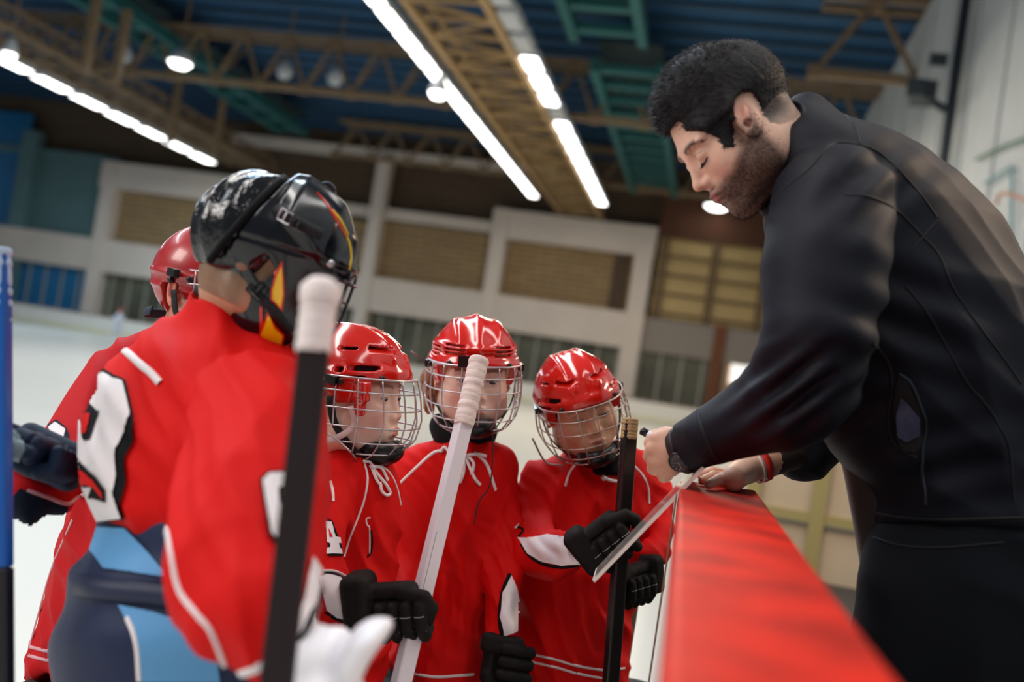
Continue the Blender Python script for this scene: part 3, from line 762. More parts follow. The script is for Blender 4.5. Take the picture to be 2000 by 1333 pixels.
def cage(H, helm, m=None, wire=.00165, tmax=99, verts=(0, 22, 44, 64, 82), rows=((.040, 92), (.014, 96), (-.018, 98), (-.052, 96), (-.082, 74), (-.105, 60), (-.124, 66))):
    b = MB(); rad = math.radians
    for z, t in rows:
        t = min(t, tmax)
        b.tube([H.w(cpt(rad(a), z)) for a in np.linspace(-t, t, 36)], wire*(1.35 if z in (rows[0][0], rows[-1][0]) else 1)*H.s, 7)
    for v in verts:
        if v > tmax: continue
        for sg in ((1, -1) if v else (1,)):
            zb = -.125 if v < 50 else (-.106 if v < 70 else -.052)
            b.tube([H.w(cpt(rad(sg*v), z)) for z in np.linspace(.0405, zb, 18)], wire*H.s, 7)
    for sg in ((1, -1) if tmax > 90 else ()):      # side frame sweeping to the chin
        b.tube(spline([H.w(cpt(rad(sg*92), .04)), H.w(cpt(rad(sg*98), -.018)), H.w(cpt(rad(sg*96), -.052)), H.w(cpt(rad(sg*76), -.084)), H.w(cpt(rad(sg*62), -.108)), H.w(cpt(rad(sg*50), -.125))], 6), wire*1.3*H.s, 7)
    c = b.build('cage', m or M_wire, helm, True)
    f = comp([(ell((.078, 0, -.1), (.05, .05, .032)), 0), (ell((.06, 0, -.072), (.054, .046, .032)), .004, 's')])
    V, Q = nets(f, (0, -.06, -.15), (.14, .06, -.06), .0028*RES, 1); mesh_obj('chin_cup', H.w(V), Q, M_blackp, helm, True)
    b = MB()
    for sg in (1, -1):
        b.tube(spline([H.w((.01, sg*.1, .0)), H.w((.02, sg*.092, -.05)), H.w((.05, sg*.06, -.1)), H.w((.08, sg*.03, -.125))], 6), .008*H.s, 8, flat=.2, nrm=H.R[1])
    b.build('chin_strap', M_strap, helm, True)
    b = MB()
    for sg in (1, -1):
        b = MB(); c0 = np.array(cpt(rad(sg*88), .028)); b.bar(H.w(c0+[-.012, sg*-.006, .006]), H.w(c0+[.016, sg*.002, .002]), .012*H.s, .016*H.s, up=H.R[2]); b.build('cage_clip', M_blackp, helm)
    return c
def lacebow(surf, knot, ends, parent, w=.0035, name='lace'):
    """flat white lace: knot at a pixel, ends are pixel paths lying on surf"""
    b = MB(); bv = BV[surf.name]
    for e in ends:
        q = spline(np.array(e, float), 6); H = [hit(bv, *x) for x in q]; pts = [h[0]-ray(*x)*.006 for h, x in zip(H, q) if h is not None]
        if len(pts) > 1: b.tube(np.array(pts), w, 8)
    h = hit(bv, *knot)
    if h is not None: b.tube([h[0]-ray(*knot)*.008+np.array([-.006, 0, 0]), h[0]-ray(*knot)*.012, h[0]-ray(*knot)*.008+np.array([.006, 0, 0])], [w*.8, w*1.7, w*.8], 10)
    return b.build(name, M_lace, parent, True)
def legs(parent, cx, cy, yaw, zhip, shorts_m, sock_m, boot_m, stance=.13, blade=True, shorts=True, zf=0):
    """lower body below the picture: hockey pants, socks and skates standing on the ice"""
    f = np.array([math.cos(yaw), math.sin(yaw), 0]); l = np.array([-f[1], f[0], 0]); c = np.array([cx, cy, 0])
    for sg in (1, -1):
        hip = c+l*sg*.08+[0, 0, zhip]; kn = c+l*sg*stance*.9+f*.05+[0, 0, zf+(zhip-zf)*.52]; an = c+l*sg*stance-f*.02+[0, 0, zf+.14]
        if shorts:
            b = MB(); b.tube(spline([hip+[0, 0, .04], hip*.5+kn*.5, kn+[0, 0, .0]], 5), np.interp(np.linspace(0, 1, 11), [0, .5, 1], [.12, .125, .105]), 20); b.build('hockey_pants', shorts_m, parent, True)
        b = MB(); b.tube(spline([kn+[0, 0, .06], kn*.6+an*.4, an], 5), np.interp(np.linspace(0, 1, 11), [0, .4, 1], [.075, .07, .048]), 18); b.build('sock', sock_m, parent, True)
        t = an+f*.16; b = MB(); b.tube(spline([an+[0, 0, .1], an+[0, 0, -.02], an+f*.05+[0, 0, -.07], t+[0, 0, -.085]], 5), np.interp(np.linspace(0, 1, 16), [0, .5, 1], [.052, .055, .032]), 16)
        sk = b.build('skate' if blade else 'shoe', boot_m, parent, True)
        if blade:
            b = MB(); p = an-f*.05; p[2] = .02; q = t+f*.03; q[2] = .02; b.bar(p, q, .004, .04); b.bar(p+[0, 0, .035], q+[0, 0, .03], .02, .03); b.build('blade', M_wire, sk)
def body_core(rows, extra=()):
    return comp([(loft(rows, 2.0), 0)]+[(e, .03) for e in extra])
# ================================================================ KID IN THE MIDDLE (taped white stick in front of the cage)
SK1, LIP1, CH1 = col(250, 212, 194), col(212, 120, 114), col(238, 140, 124)
SH_BLACK = mat('black_hockey_pants', srgb(20, 20, 26), .8)
def jersey(name, f, pts, parent, m, h=.0065, fold=None, n='jersey'):
    lo, hi = bnds(pts, .14); return body(n, f, lo, hi, h, m, parent, 2, fold, bvh=True)
def box(x0, x1, y0, y1, d0, d1, m=.06): return [(x, y, d) for x in (x0, x1) for y in (y0, y1) for d in (d0, d1)]

# ---- centre kid
H3 = Head(924, 737, 2.24, (.16, -.10, -1), (.06, 1, -.06), .96)
core = body_core([(860, 890, 950, 2.3, .05), (900, 800, 985, 2.32, .08), (1100, 800, 960, 2.33, .1), (1420, 800, 950, 2.33, .1)])
lo, hi = bnds(box(780, 1000, 850, 1430, 2.2, 2.45))
nl = H3.l(Wp(915, 900, 2.31))
kid3 = person(H3, core, lo, hi, 'child in red jersey and ridged helmet, face half hidden by a taped white stick', head_field(False, nl, .046),
              lambda L: face_colors(L, SK1, LIP1, CH1, col(96, 62, 44), col(96, 60, 38), closed=.1, hairfn=lambda L: np.clip((L[:, 2]-.058+.25*np.abs(L[:, 1]))/.01, 0, 1)+((L[:, 0] < -.03) & (L[:, 2] > -.08))))
eyes(H3, kid3, (.05, .07, .12), (1, -.3, -.25))
he3 = helmet(H3, kid3, 'ridged', M_redplastic); cage(H3, he3)
b = MB(); q = [H3.w(cpt(math.radians(a), .042)) for a in (-2, -14, -27)]
for i in (0, 1): b.bar(q[i]+H3.R[2]*.008, q[i+1]+H3.R[2]*.008, .01, .024, up=H3.R[2])
b.build('visor_bracket', M_blackp, he3)
b = MB(); b.tube([H3.w((-.075, -.11, .025)), H3.w((-.07, -.135, .04)), H3.w((-.09, -.142, .045))], [.004, .007, .003], 8, flat=.4); b.build('strap_tab', mat('purple_tab', srgb(110, 70, 80), .6), he3, True)
# ponytail hair showing behind the cage
f = comp([(cap(H3.l(Wp(838, 745, 2.33)), H3.l(Wp(838, 800, 2.34)), .02, .012), 0), (cap(H3.l(Wp(842, 735, 2.32)), H3.l(Wp(860, 770, 2.33)), .022, .02), .02)])
V, Q = nets(lambda p: f(p)+.0025*np.sin(p[:, 1]*900+p[:, 0]*300), (-.2, -.2, -.2), (.12, .2, .1), .004, 1); mesh_obj('hair', H3.w(V), Q, mat('light_brown_hair', srgb(150, 104, 66), .6, bump=.6, bscale=60, stretch=(8, 8, 1), dist=.004), kid3, True)
# black neck guard
f = comp([(loft([(800, 838, 945, 2.27, .06), (850, 846, 962, 2.27, .07), (905, 850, 978, 2.28, .08)], 2), 0), (cap(P(905, 770, 2.27), P(905, 960, 2.29), .05), .004, 's')])
f = loft([(808, 846, 940, 2.28, .062), (830, 838, 968, 2.275, .068), (870, 850, 965, 2.27, .075), (905, 860, 960, 2.27, .08)], 2)
lo, hi = bnds(box(830, 985, 790, 920, 2.15, 2.4)); body('neck_guard', f, lo, hi, .005, M_blackc, kid3)
torso = loft([(858, 846, 962, 2.28, .085), (872, 806, 988, 2.29, .1), (900, 774, 1003, 2.3, .12), (960, 762, 1000, 2.3, .135), (1060, 760, 978, 2.3, .15), (1180, 760, 962, 2.29, .155), (1330, 752, 952, 2.28, .16), (1400, 750, 955, 2.28, .16)], 2.3)
sl = chain([(975, 912, 2.29, 34), (990, 1010, 2.27, 36), (984, 1100, 2.2, 36), (980, 1180, 2.14, 38), (982, 1235, 2.1, 36)])
sr = chain([(795, 912, 2.29, 32), (770, 1010, 2.3, 36), (780, 1110, 2.2, 34), (800, 1160, 2.12, 30)])
f3 = comp([(torso, 0), (sl, .02), (sr, .03), (cap(P(906, 790, 2.26), P(906, 872, 2.26), .058), .01, 's')])
fo = folds([((1, .15, .2), .014, .0055, 1.0), ((1, -.3, .1), .024, .010, 2.2), ((.8, .6, 0), .018, .006, 4), ((.7, .7, .1), .009, .0018, 8)])
j3 = jersey('j3', f3, box(745, 1030, 850, 1410, 2.1, 2.5), kid3, M_red, fold=fo)
ribbon('piping', j3, [(782, 944), (812, 915), (845, 886), (868, 880)], .007, M_white, j3)
ribbon('piping', j3, [(926, 884), (945, 900), (955, 918), (968, 958)], .007, M_white, j3)
ribbon('piping', j3, [(812, 1318), (850, 1323), (890, 1321), (925, 1318)], .006, M_white, j3)
ribbon('piping', j3, [(806, 1338), (850, 1343), (890, 1341), (928, 1338)], .006, M_white, j3)
patch('cuff_panel', j3, [(998, 1125), (1008, 1150), (1013, 1180), (1012, 1232), (985, 1244), (978, 1205), (983, 1160)], M_white, j3)
ribbon('cuff_stripe', j3, [(996, 1122), (983, 1155), (976, 1205), (982, 1246)], .009, M_blackc, j3, lift=.003)
lacebow(j3, (909, 890), [[(909, 890), (880, 884), (868, 874), (860, 884)], [(909, 892), (918, 915), (928, 936), (938, 948)], [(906, 892), (906, 920), (898, 944)], [(911, 890), (925, 905), (921, 928)], [(909, 890), (935, 888), (950, 892)]], j3)
lacebow(j3, (893, 928), [[(872, 923), (890, 927), (900, 938)]], j3)
# long black helmet strap hanging down the jersey
b = MB(); q = [(962, 840), (962, 880), (960, 930), (952, 958), (938, 975), (930, 1000), (927, 1026)]
pts = [Wp(x, y, 2.13) for x, y in q]; b.tube(spline(pts, 5), .0042, 8, flat=.35, nrm=CR); b.build('hanging_strap', M_strap, he3, True)
legs(kid3, *(cam2w(P(860, 1333, 2.3))[:2]), -1.2, .62, SH_BLACK, M_red, SH_BLACK)

# gloves ----------------------------------------------------------
def glove(parent, wrist, knuck, r, depthdir=-1, curl=1, name='glove', cuffr=None, side=1, m=None, st=True, fl=1.0, fo_=.5):
    """hockey glove seen from the camera: cuff at `wrist`, padded back to `knuck`, four curled finger rolls below, thumb roll above.
       wrist/knuck: (px,py,d); r: half height of the hand in px; side=+1 puts the fingers on the lower side"""
    a = P(*wrist); c = P(*knuck); ax = c-a; Lh = np.linalg.norm(ax); ax /= Lh
    R = r*knuck[2]/F; out = np.array([0, 0, -1.0]); out = out-(out @ ax)*ax; out /= np.linalg.norm(out); dn = np.cross(ax, out)
    if dn[1]*side > 0: dn = -dn
    m = m or M_glove; fr = R*.27*fl
    ops = []
    bm = np.stack([ax, dn, out], 1)
    ops.append((rbox(a+ax*Lh*.5-out*R*.1, (Lh*.5, R*.8, R*.5), bm, R*.35), 0))
    def back(p):
        q = (p-a) @ bm; t = q[:, 1]/R; g = np.abs(np.mod(t*1.55+.35, 1)-.5)
        return -(R*.17)*np.exp(-((.5-g)/.07)**2)
    base = comp(ops)
    fld = lambda p: base(p)-back(p)*.9
    g = MBg = [(fld, 0)]
    cf = R*1.0 if cuffr is None else cuffr*wrist[2]/F
    g.append((rbox(a-ax*cf*.18, (cf*.45, cf*.98, cf*.62), bm, cf*.3), .004))
    # finger rolls: three pads each, wrapped round the far side of the palm
    nf = 4
    for i in range(nf):
        s = (i-1.5)*fr*2.05+Lh*fo_
        o = a+ax*s
        p0 = o+out*R*.42+dn*R*.15; p1 = o+out*R*.5+dn*R*.85; p2 = o+out*R*.15+dn*R*1.3; p3 = o-out*R*.35+dn*R*1.12
        p0 = o+out*R*.46+dn*R*.1; ms = [1, 1.02, .98, .86][i]
        bl = (p1-p0)*ms
        g += [(cap(p0, p0+(p1-p0)*.82*ms, fr*.98, fr), .0012), (cap(p1*.88+p2*.12, p2, fr*.97, fr*.95), .0008), (cap(p2*.9+p3*.1, p3, fr*.95, fr*.85), .0012)]
    # thumb with two pads reaching over the knuckle end
    t0 = a+ax*Lh*.75-dn*R*.45+out*R*.2; t1 = c+ax*R*.35-dn*R*.2+out*R*.25; t2 = c+ax*R*.55+dn*R*.25+out*R*.1; t3 = c+ax*R*.35+dn*R*.75
    g += [(cap(t0, t1, fr*1.1, fr*1.1), .004), (cap(t1, t2, fr*1.05, fr), .003), (cap(t2, t3, fr, fr*.85), .003)]
    f = comp(g); pts = np.array([a-ax*cf, c+ax*R, a+dn*R*1.5, a-dn*R*1.2, c+dn*R*1.5, c-dn*R*1.2]); lo = pts.min(0)-R; hi = pts.max(0)+R
    o = body(name, f, lo, hi, .0025, m, parent, 0, bvh=True)
    if st:
        b = MB()
        for i in range(nf):
            s = (i-1.5)*fr*2.05+Lh*fo_
            for dd in (.42, 1.0):
                cc = a+ax*s+out*(R*.47+fr if dd < .9 else R*.4+fr*.9)+dn*R*dd
                pts = [cam2w(cc-ax*fr*.8-out*fr*.35), cam2w(cc-ax*fr*.4-out*fr*.02), cam2w(cc+out*fr*.03), cam2w(cc+ax*fr*.4-out*fr*.02), cam2w(cc+ax*fr*.8-out*fr*.35)]
                b.tube(np.array(pts), .0009, 6)
        b.build('stitching', M_stitch, o, True)
    return o
glove(kid3, (980, 1268, 2.08), (968, 1340, 2.06), 44, side=1, st=False)

# ================================================================ KID IN PROFILE
H2 = Head(680, 771, 1.95, (1, -.10, -.28), (.12, 1, .0), .985)
core = body_core([(880, 640, 730, 2.0, .05), (930, 620, 760, 2.0, .08), (1100, 620, 750, 2.0, .1), (1420, 640, 740, 2.0, .1)])
lo, hi = bnds(box(600, 790, 870, 1430, 1.9, 2.15))
kid2 = person(H2, core, lo, hi, 'child in red jersey and vented helmet in profile, gripping the white stick', head_field(False, H2.l(Wp(670, 905, 2.0)), .046),
              lambda L: face_colors(L, SK1, LIP1, CH1, col(120, 84, 60), col(84, 60, 46), closed=.25, hairfn=lambda L: np.clip((L[:, 2]-.062)/.01, 0, 1)+((L[:, 0] < -.035) & (L[:, 2] > -.07))))
eyes(H2, kid2, (.03, .03, .03), (1, .1, -.1))
he2 = helmet(H2, kid2, 'modern', M_redplastic); cage(H2, he2)
b = MB(); p = [H2.w((.112, -.012, .092)), H2.w((.108, .0, .096))]
patch('maker_badge', he2, [(746, 646), (752, 645), (763, 656), (757, 658)], M_white, he2, lift=.0012, step=3)
b = MB(); b.tube(spline([H2.w((.05, -.094, -.015)), H2.w((.055, -.08, -.05)), H2.w((.03, -.085, -.075)), H2.w((.0, -.09, -.085)), H2.w((-.05, -.085, -.075))], 6), .006, 8, flat=.25, nrm=H2.R[1])
b.tube(spline([H2.w((.0, -.09, -.085)), H2.w((-.005, -.095, -.11)), H2.w((.012, -.097, -.135))], 5), [.004]*3+[.007]*8, 8, flat=.2, nrm=H2.R[1]); b.build('pale_strap', M_strapw, he2, True)
# red ear guard reaching over the temple
f = comp([(rbox((.062, -.088, .016), (.026, .006, .02), np.array(Matrix.Rotation(-.25, 3, 'Z')), .005), 0), (rbox((.066, -.086, -.01), (.013, .005, .022), np.array(Matrix.Rotation(-.25, 3, 'Z')), .005), .008)])
V, Q = nets(f, (0, -.12, -.06), (.12, -.05, .06), .003, 1); mesh_obj('ear_guard', H2.w(V), Q, M_redplastic, he2, True)
f = loft([(838, 640, 735, 1.99, .06), (870, 645, 742, 1.99, .07), (915, 660, 745, 1.98, .075)], 2)
lo, hi = bnds(box(630, 760, 825, 925, 1.85, 2.1)); body('neck_guard', f, lo, hi, .005, M_blackc, kid2)
torso = loft([(862, 640, 722, 1.99, .075), (890, 618, 757, 1.99, .1), (930, 600, 777, 1.99, .12), (1000, 596, 786, 1.99, .13), (1100, 600, 778, 1.99, .14), (1200, 612, 772, 1.99, .15), (1330, 620, 750, 1.99, .15), (1400, 620, 750, 1.99, .15)], 2.3)
sn = chain([(640, 940, 1.88, 52), (628, 1020, 1.82, 50), (632, 1100, 1.76, 46), (655, 1160, 1.73, 44), (690, 1175, 1.72, 40)])
f2 = comp([(torso, 0), (sn, .025), (cap(P(690, 820, 1.98), P(702, 888, 1.96), .052), .01, 's')])
fo = folds([((1, .35, .2), .014, .0055, 3.0), ((1, -.5, .1), .022, .007, 1.2), ((.6, .8, 0), .02, .006, 5), ((.8, .5, .1), .009, .0018, 8)])
j2 = jersey('j2', f2, box(580, 800, 850, 1410, 1.65, 2.2), kid2, M_red, fold=fo)
ribbon('piping', j2, [(712, 905), (718, 935), (712, 975), (700, 1010), (684, 1050), (672, 1090)], .004, M_white, j2)
ribbon('piping', j2, [(738, 905), (762, 925), (776, 955), (784, 993)], .005, M_white, j2)
ribbon('piping', j2, [(645, 940), (650, 960), (651, 980)], .005, M_white, j2)
ribbon('letter_edge', j2, [(724, 1012), (716, 1014), (717, 1026), (722, 1034), (722, 1082)], .003, M_white, j2)
ribbon('letter_edge', j2, [(725, 1036), (727, 1060), (724, 1080), (717, 1089)], .0035, M_blackc, j2)
patch('number', j2, [(640, 1088), (638, 1010), (650, 1020), (665, 1068), (668, 1088)], M_blackc, j2, lift=.002)
patch('number', j2, [(639, 1084), (639, 1072), (643, 1072), (643, 1064), (637, 1062), (637, 1020), (648, 1022), (654, 1050), (662, 1052), (663, 1062), (659, 1063), (661, 1073), (664, 1074), (665, 1084)], M_white, j2, lift=.0035)
patch('number', j2, [(642, 1052), (642, 1034), (649, 1052)], M_red, j2, lift=.0045, step=3)
patch('cuff_panel', j2, [(626, 1128), (640, 1122), (662, 1128), (688, 1150), (690, 1212), (660, 1205), (640, 1190)], M_white, j2)
ribbon('cuff_stripe', j2, [(632, 1122), (652, 1124), (672, 1134), (690, 1150)], .008, M_blackc, j2, lift=.003)
ribbon('cuff_stripe', j2, [(636, 1196), (650, 1205), (668, 1213), (684, 1214)], .008, M_blackc, j2, lift=.003)
ribbon('piping', j2, [(630, 1116), (654, 1117), (676, 1128), (694, 1146)], .004, M_white, j2, lift=.003)
lacebow(j2, (728, 912), [[(728, 912), (722, 903), (710, 902)], [(728, 914), (740, 930), (752, 944), (762, 962), (756, 968), (746, 960), (742, 942)], [(730, 912), (745, 915), (758, 940)], [(726, 914), (736, 938), (745, 950)]], j2, .003)
legs(kid2, *(cam2w(P(690, 1333, 2.0))[:2]), -.15, .62, SH_BLACK, M_red, SH_BLACK)
glove(kid2, (716, 1182, 1.70), (816, 1176, 1.68), 50, side=1, cuffr=66, fo_=.7)

# ================================================================ KID WITH THE TILTED HEAD
H4 = Head(1131, 796, 2.3, (.26, -.22, -1), (-.26, 1, -.12), .93)
core = body_core([(900, 1130, 1235, 2.38, .05), (950, 1060, 1280, 2.38, .08), (1100, 1050, 1260, 2.38, .1), (1420, 1040, 1210, 2.38, .1)])
lo, hi = bnds(box(1030, 1300, 890, 1430, 2.25, 2.5))
SK4 = col(232, 180, 148)
kid4 = person(H4, core, lo, hi, 'child in red jersey with head tilted, holding the black stick by the board', head_field(False, H4.l(Wp(1185, 925, 2.38)), .046),
              lambda L: face_colors(L, SK4, col(160, 84, 74), col(190, 112, 86), col(46, 30, 24), col(30, 22, 18), closed=.5, hairfn=lambda L: np.clip((L[:, 2]-.062)/.01, 0, 1)+((L[:, 0] < -.035) & (L[:, 2] > -.07))))
eyes(H4, kid4, (.02, .015, .01), (1, -.1, -.5))
he4 = helmet(H4, kid4, 'modern', M_redplastic); cage(H4, he4, mat('cage_wire_warm', srgb(190, 170, 160), .35, metal=.8))
b = MB(); b.tube(spline([H4.w((.06, -.085, -.11)), H4.w((.03, -.12, -.1)), Wp(1040, 857, 2.27)], 5), .0075, 8, flat=.25, nrm=CU); b.build('strap_end', mat('tan_strap', srgb(160, 128, 118), .7), he4, True)
f = loft([(862, 1142, 1228, 2.33, .06), (890, 1140, 1238, 2.33, .07), (930, 1150, 1230, 2.32, .078)], 2)
lo, hi = bnds(box(1120, 1250, 850, 940, 2.2, 2.5)); body('neck_guard', f, lo, hi, .005, M_blackc, kid4)
torso = loft([(868, 1120, 1240, 2.36, .08), (890, 1068, 1268, 2.37, .1), (930, 1030, 1290, 2.38, .12), (1000, 1016, 1300, 2.38, .135), (1100, 1008, 1262, 2.37, .145), (1200, 1000, 1240, 2.36, .15), (1330, 992, 1230, 2.35, .155), (1400, 990, 1230, 2.35, .155)], 2.3)
sa = chain([(1052, 940, 2.36, 38), (1040, 1020, 2.3, 42), (1052, 1085, 2.2, 48), (1100, 1090, 2.12, 42), (1132, 1078, 2.06, 36)])
sb = chain([(1268, 930, 2.36, 34), (1290, 990, 2.34, 34), (1290, 1050, 2.24, 32), (1272, 1082, 2.16, 30)])
f4 = comp([(torso, 0), (sa, .015), (sb, .02), (cap(P(1185, 850, 2.32), P(1187, 905, 2.32), .052), .01, 's')])
fo = folds([((1, .25, .2), .015, .007, 6.0), ((1, -.4, .1), .025, .009, 4.2), ((.2, 1, .2), .026, .004, 2), ((.7, .7, .1), .009, .0018, 8)])
j4 = jersey('j4', f4, box(1000, 1335, 860, 1410, 2.0, 2.55), kid4, M_red, fold=fo)
ribbon('piping', j4, [(1104, 950), (1112, 925), (1124, 908), (1140, 899)], .005, M_white, j4)
ribbon('piping', j4, [(1238, 910), (1256, 930), (1266, 955), (1268, 985)], .005, M_white, j4)
ribbon('piping', j4, [(1027, 1276), (1080, 1288), (1130, 1302), (1190, 1312)], .005, M_white, j4)
ribbon('piping', j4, [(1026, 1291), (1080, 1303), (1130, 1317), (1190, 1328)], .005, M_white, j4)
ribbon('piping', j4, [(1207, 1308), (1220, 1306)], .005, M_white, j4)
patch('cuff_panel', j4, [(1012, 1052), (1040, 1052), (1070, 1046), (1105, 1050), (1126, 1056), (1132, 1102), (1098, 1106), (1060, 1098), (1030, 1082)], M_white, j4)
ribbon('cuff_stripe', j4, [(1018, 1064), (1034, 1086), (1060, 1102), (1098, 1109), (1130, 1105)], .006, M_blackc, j4, lift=.003)
ribbon('cuff_stripe', j4, [(1010, 1030), (1022, 1036), (1012, 1050)], .005, M_blackc, j4, lift=.003)
patch('number', j4, [(1006, 1018), (1016, 1024), (1010, 1034), (1004, 1034)], M_white, j4, step=3)
lacebow(j4, (1200, 905), [[(1200, 905), (1180, 901), (1164, 902), (1154, 908), (1152, 900), (1165, 898)], [(1200, 905), (1215, 903), (1225, 912), (1222, 922)]], j4, .004)
lacebow(j4, (1180, 935), [[(1177, 931), (1190, 938), (1206, 941)]], j4, .004)
legs(kid4, *(cam2w(P(1120, 1333, 2.38))[:2]), -1.2, .62, SH_BLACK, M_red, SH_BLACK)
glove(kid4, (1150, 1070, 2.04), (1215, 1020, 2.03), 42, side=1, cuffr=50)
glove(kid4, (1268, 1122, 2.12), (1212, 1138, 2.06), 36, side=1, cuffr=38, m=mat('black_glove_nylon_b', srgb(18, 14, 13), .75, spec=.25, sheen=0, bump=.35, bscale=420, dist=.0015))

# ================================================================ STICKS
def stick(label, a, b, w, t, segs, mats, facing, name='hockey_stick', blade=None, cat='hockey stick'):
    """a, b: world ends; segs: list of (t0, t1, part name, material, grow)"""
    a = np.array(a); b = np.array(b); root = empty(name, b, label=label, cat=cat)
    ax = (b-a)/np.linalg.norm(b-a)
    import bmesh
    for t0, t1, pn, m, gr in segs:
        mb = MB(); mb.bar(a+(b-a)*t0, a+(b-a)*t1, w+gr, t+gr, up=facing); o = mb.build(pn, m, root)
        bm = bmesh.new(); bm.from_mesh(o.data); ed = [e for e in bm.edges]
        bmesh.ops.bevel(bm, geom=ed, offset=min(w, t)*.22, segments=3, affect='EDGES', profile=.6); bmesh.ops.recalc_face_normals(bm, faces=bm.faces); bm.to_mesh(o.data); bm.free()
        for p in o.data.polygons: p.use_smooth = False
    return root
M_sw = mat('white_stick_paint', srgb(226, 218, 226), .35)
M_tape = mat('white_cloth_tape', srgb(226, 206, 200), .85, bump=.8, bscale=28, dist=.004, var=.08, vscale=30, stretch=(1, 1, 3))
def taped(a, b, r0, n, parent, m, flat=1.0, name='tape', t=None):
    a = np.array(a); b = np.array(b); pts = []; rr = []
    for i in range(n*10+1):
        s = i/(n*10); pts.append(a+(b-a)*s); rr.append(r0*(1+.06*abs(math.sin(math.pi*n*s))+.03*math.sin(37*s)))
    mb = MB(); mb.tube(pts, rr, 20, flat=t or 1.0, nrm=CU if abs((b-a) @ CU) < abs((b-a) @ CR) else CR); return mb.build(name, m, parent, True)
# the white stick, gripped by the kid in profile
a = Wp(936, 702, 1.92); bq = Wp(832, 1133, 1.725); ax = (bq-a)/np.linalg.norm(bq-a); L2 = (bq[2]-.05)/(-ax[2]); bot = bq+ax*L2
stk = stick('white hockey stick with taped grip held upright before the middle child’s cage'.replace('’', ''), a, bot, .030, .024, [(np.linalg.norm(Wp(905, 832, 1.855)-a)/np.linalg.norm(bot-a)*.93, 1, 'shaft', M_sw, 0)], None, CR*.55+fwd*-.83)
e = Wp(905, 832, 1.855); taped(a, e, .0185, 9, stk, M_tape)
b = MB(); q1, q2 = Wp(892, 1060, 1.724), Wp(833, 1129, 1.700)
b = MB(); o0 = -fwd*.0165+CR*-.001; b.bar(a+(bot-a)*.235+o0, a+(bot-a)*.33+o0, .0012, .0012); b.build('pinstripe', M_blackp, stk)
b = MB(); b.bar(bot+[0, 0, .03], bot+[-.1, .2, -.01], .012, .07); b.build('blade', M_sw, stk)
# black stick of the kid with the tilted head
a = Wp(1231, 818, 2.07); e = Wp(1196, 1290, 2.0); ax = (e-a)/np.linalg.norm(e-a); bot = a+ax*((a[2]-.05)/(-ax[2]))
M_sb = mat('black_stick_gloss', srgb(24, 18, 18), .28, spec=.6)
s4 = stick('black hockey stick with tan tape knob, held by the child with tilted head', a, bot, .030, .022, [(0, 1, 'shaft', M_sb, 0)], None, fwd*-.9+CR*.4)
taped(a, Wp(1228, 858, 2.066), .0165, 3, s4, mat('tan_tape', srgb(176, 142, 100), .85, bump=.7, bscale=60, dist=.003))
b = MB(); b.bar(bot+[0, 0, .03], bot+[-.12, .2, -.01], .012, .07); b.build('blade', M_sb, s4)
# the dark stick standing right before the camera, upside of a goalkeeper's stick
a = Wp(627, 562, .96); e = Wp(533, 1400, .86); ax = (e-a)/np.linalg.norm(e-a); bot = a+ax*((a[2]-.06)/(-ax[2]))
M_sd = mat('dark_brown_stick', srgb(44, 36, 38), .85, spec=.15)
e1 = Wp(611, 690, .945)
sg = stick('dark stick with white knob held close to the viewer by the goalkeeper', a, bot, .0285, .02, [(np.linalg.norm(e1-a)/np.linalg.norm(bot-a)*.96, 1, 'shaft', M_sd, 0)], None, -fwd)
e1 = Wp(611, 690, .945); taped(a, e1, .0165, 7, sg, mat('white_knob_tape', srgb(236, 222, 220), .8, bump=.4, bscale=40), t=1.0)
b = MB(); b.tube([a-ax*.008, a, a+ax*.012, a+ax*.022], [.012, .0195, .0195, .0165], 20); b.build('knob', mat('white_knob_tape', (1, 1, 1)), sg, True)
b = MB(); b.bar(bot+[0, 0, .03], bot+[.12, .25, -.01], .018, .1); b.build('blade', M_sd, sg)
# blue stick cut by the edge
a = Wp(-4, 486, 1.35); e = Wp(-2, 1000, 1.3); ax = (e-a)/np.linalg.norm(e-a); bot = a+ax*((a[2]-.05)/(-ax[2])); T = np.linalg.norm(bot-a)
f1, f2_ = np.linalg.norm(Wp(-3, 640, 1.34)-a)/T, np.linalg.norm(Wp(-2, 1110, 1.29)-a)/T
sb_ = stick('blue hockey stick with white taped top at the edge of the photo', a, bot, .030, .022, [(0, f2_, 'shaft', mat('blue_stick', srgb(6, 84, 168), .4), 0), (f2_, 1, 'lower_shaft', mat('black_stick_b', srgb(12, 12, 20), .5), .0005)], None, -fwd)
taped(a, Wp(-3, 640, 1.34), .0165, 8, sb_, mat('pale_blue_tape', srgb(170, 195, 222), .85, bump=.6, bscale=50, dist=.003))
b = MB(); b.bar(bot+[0, 0, .03], bot+[-.2, .1, -.01], .012, .07); b.build('blade', mat('black_stick_b', (0, 0, 0)), sb_)
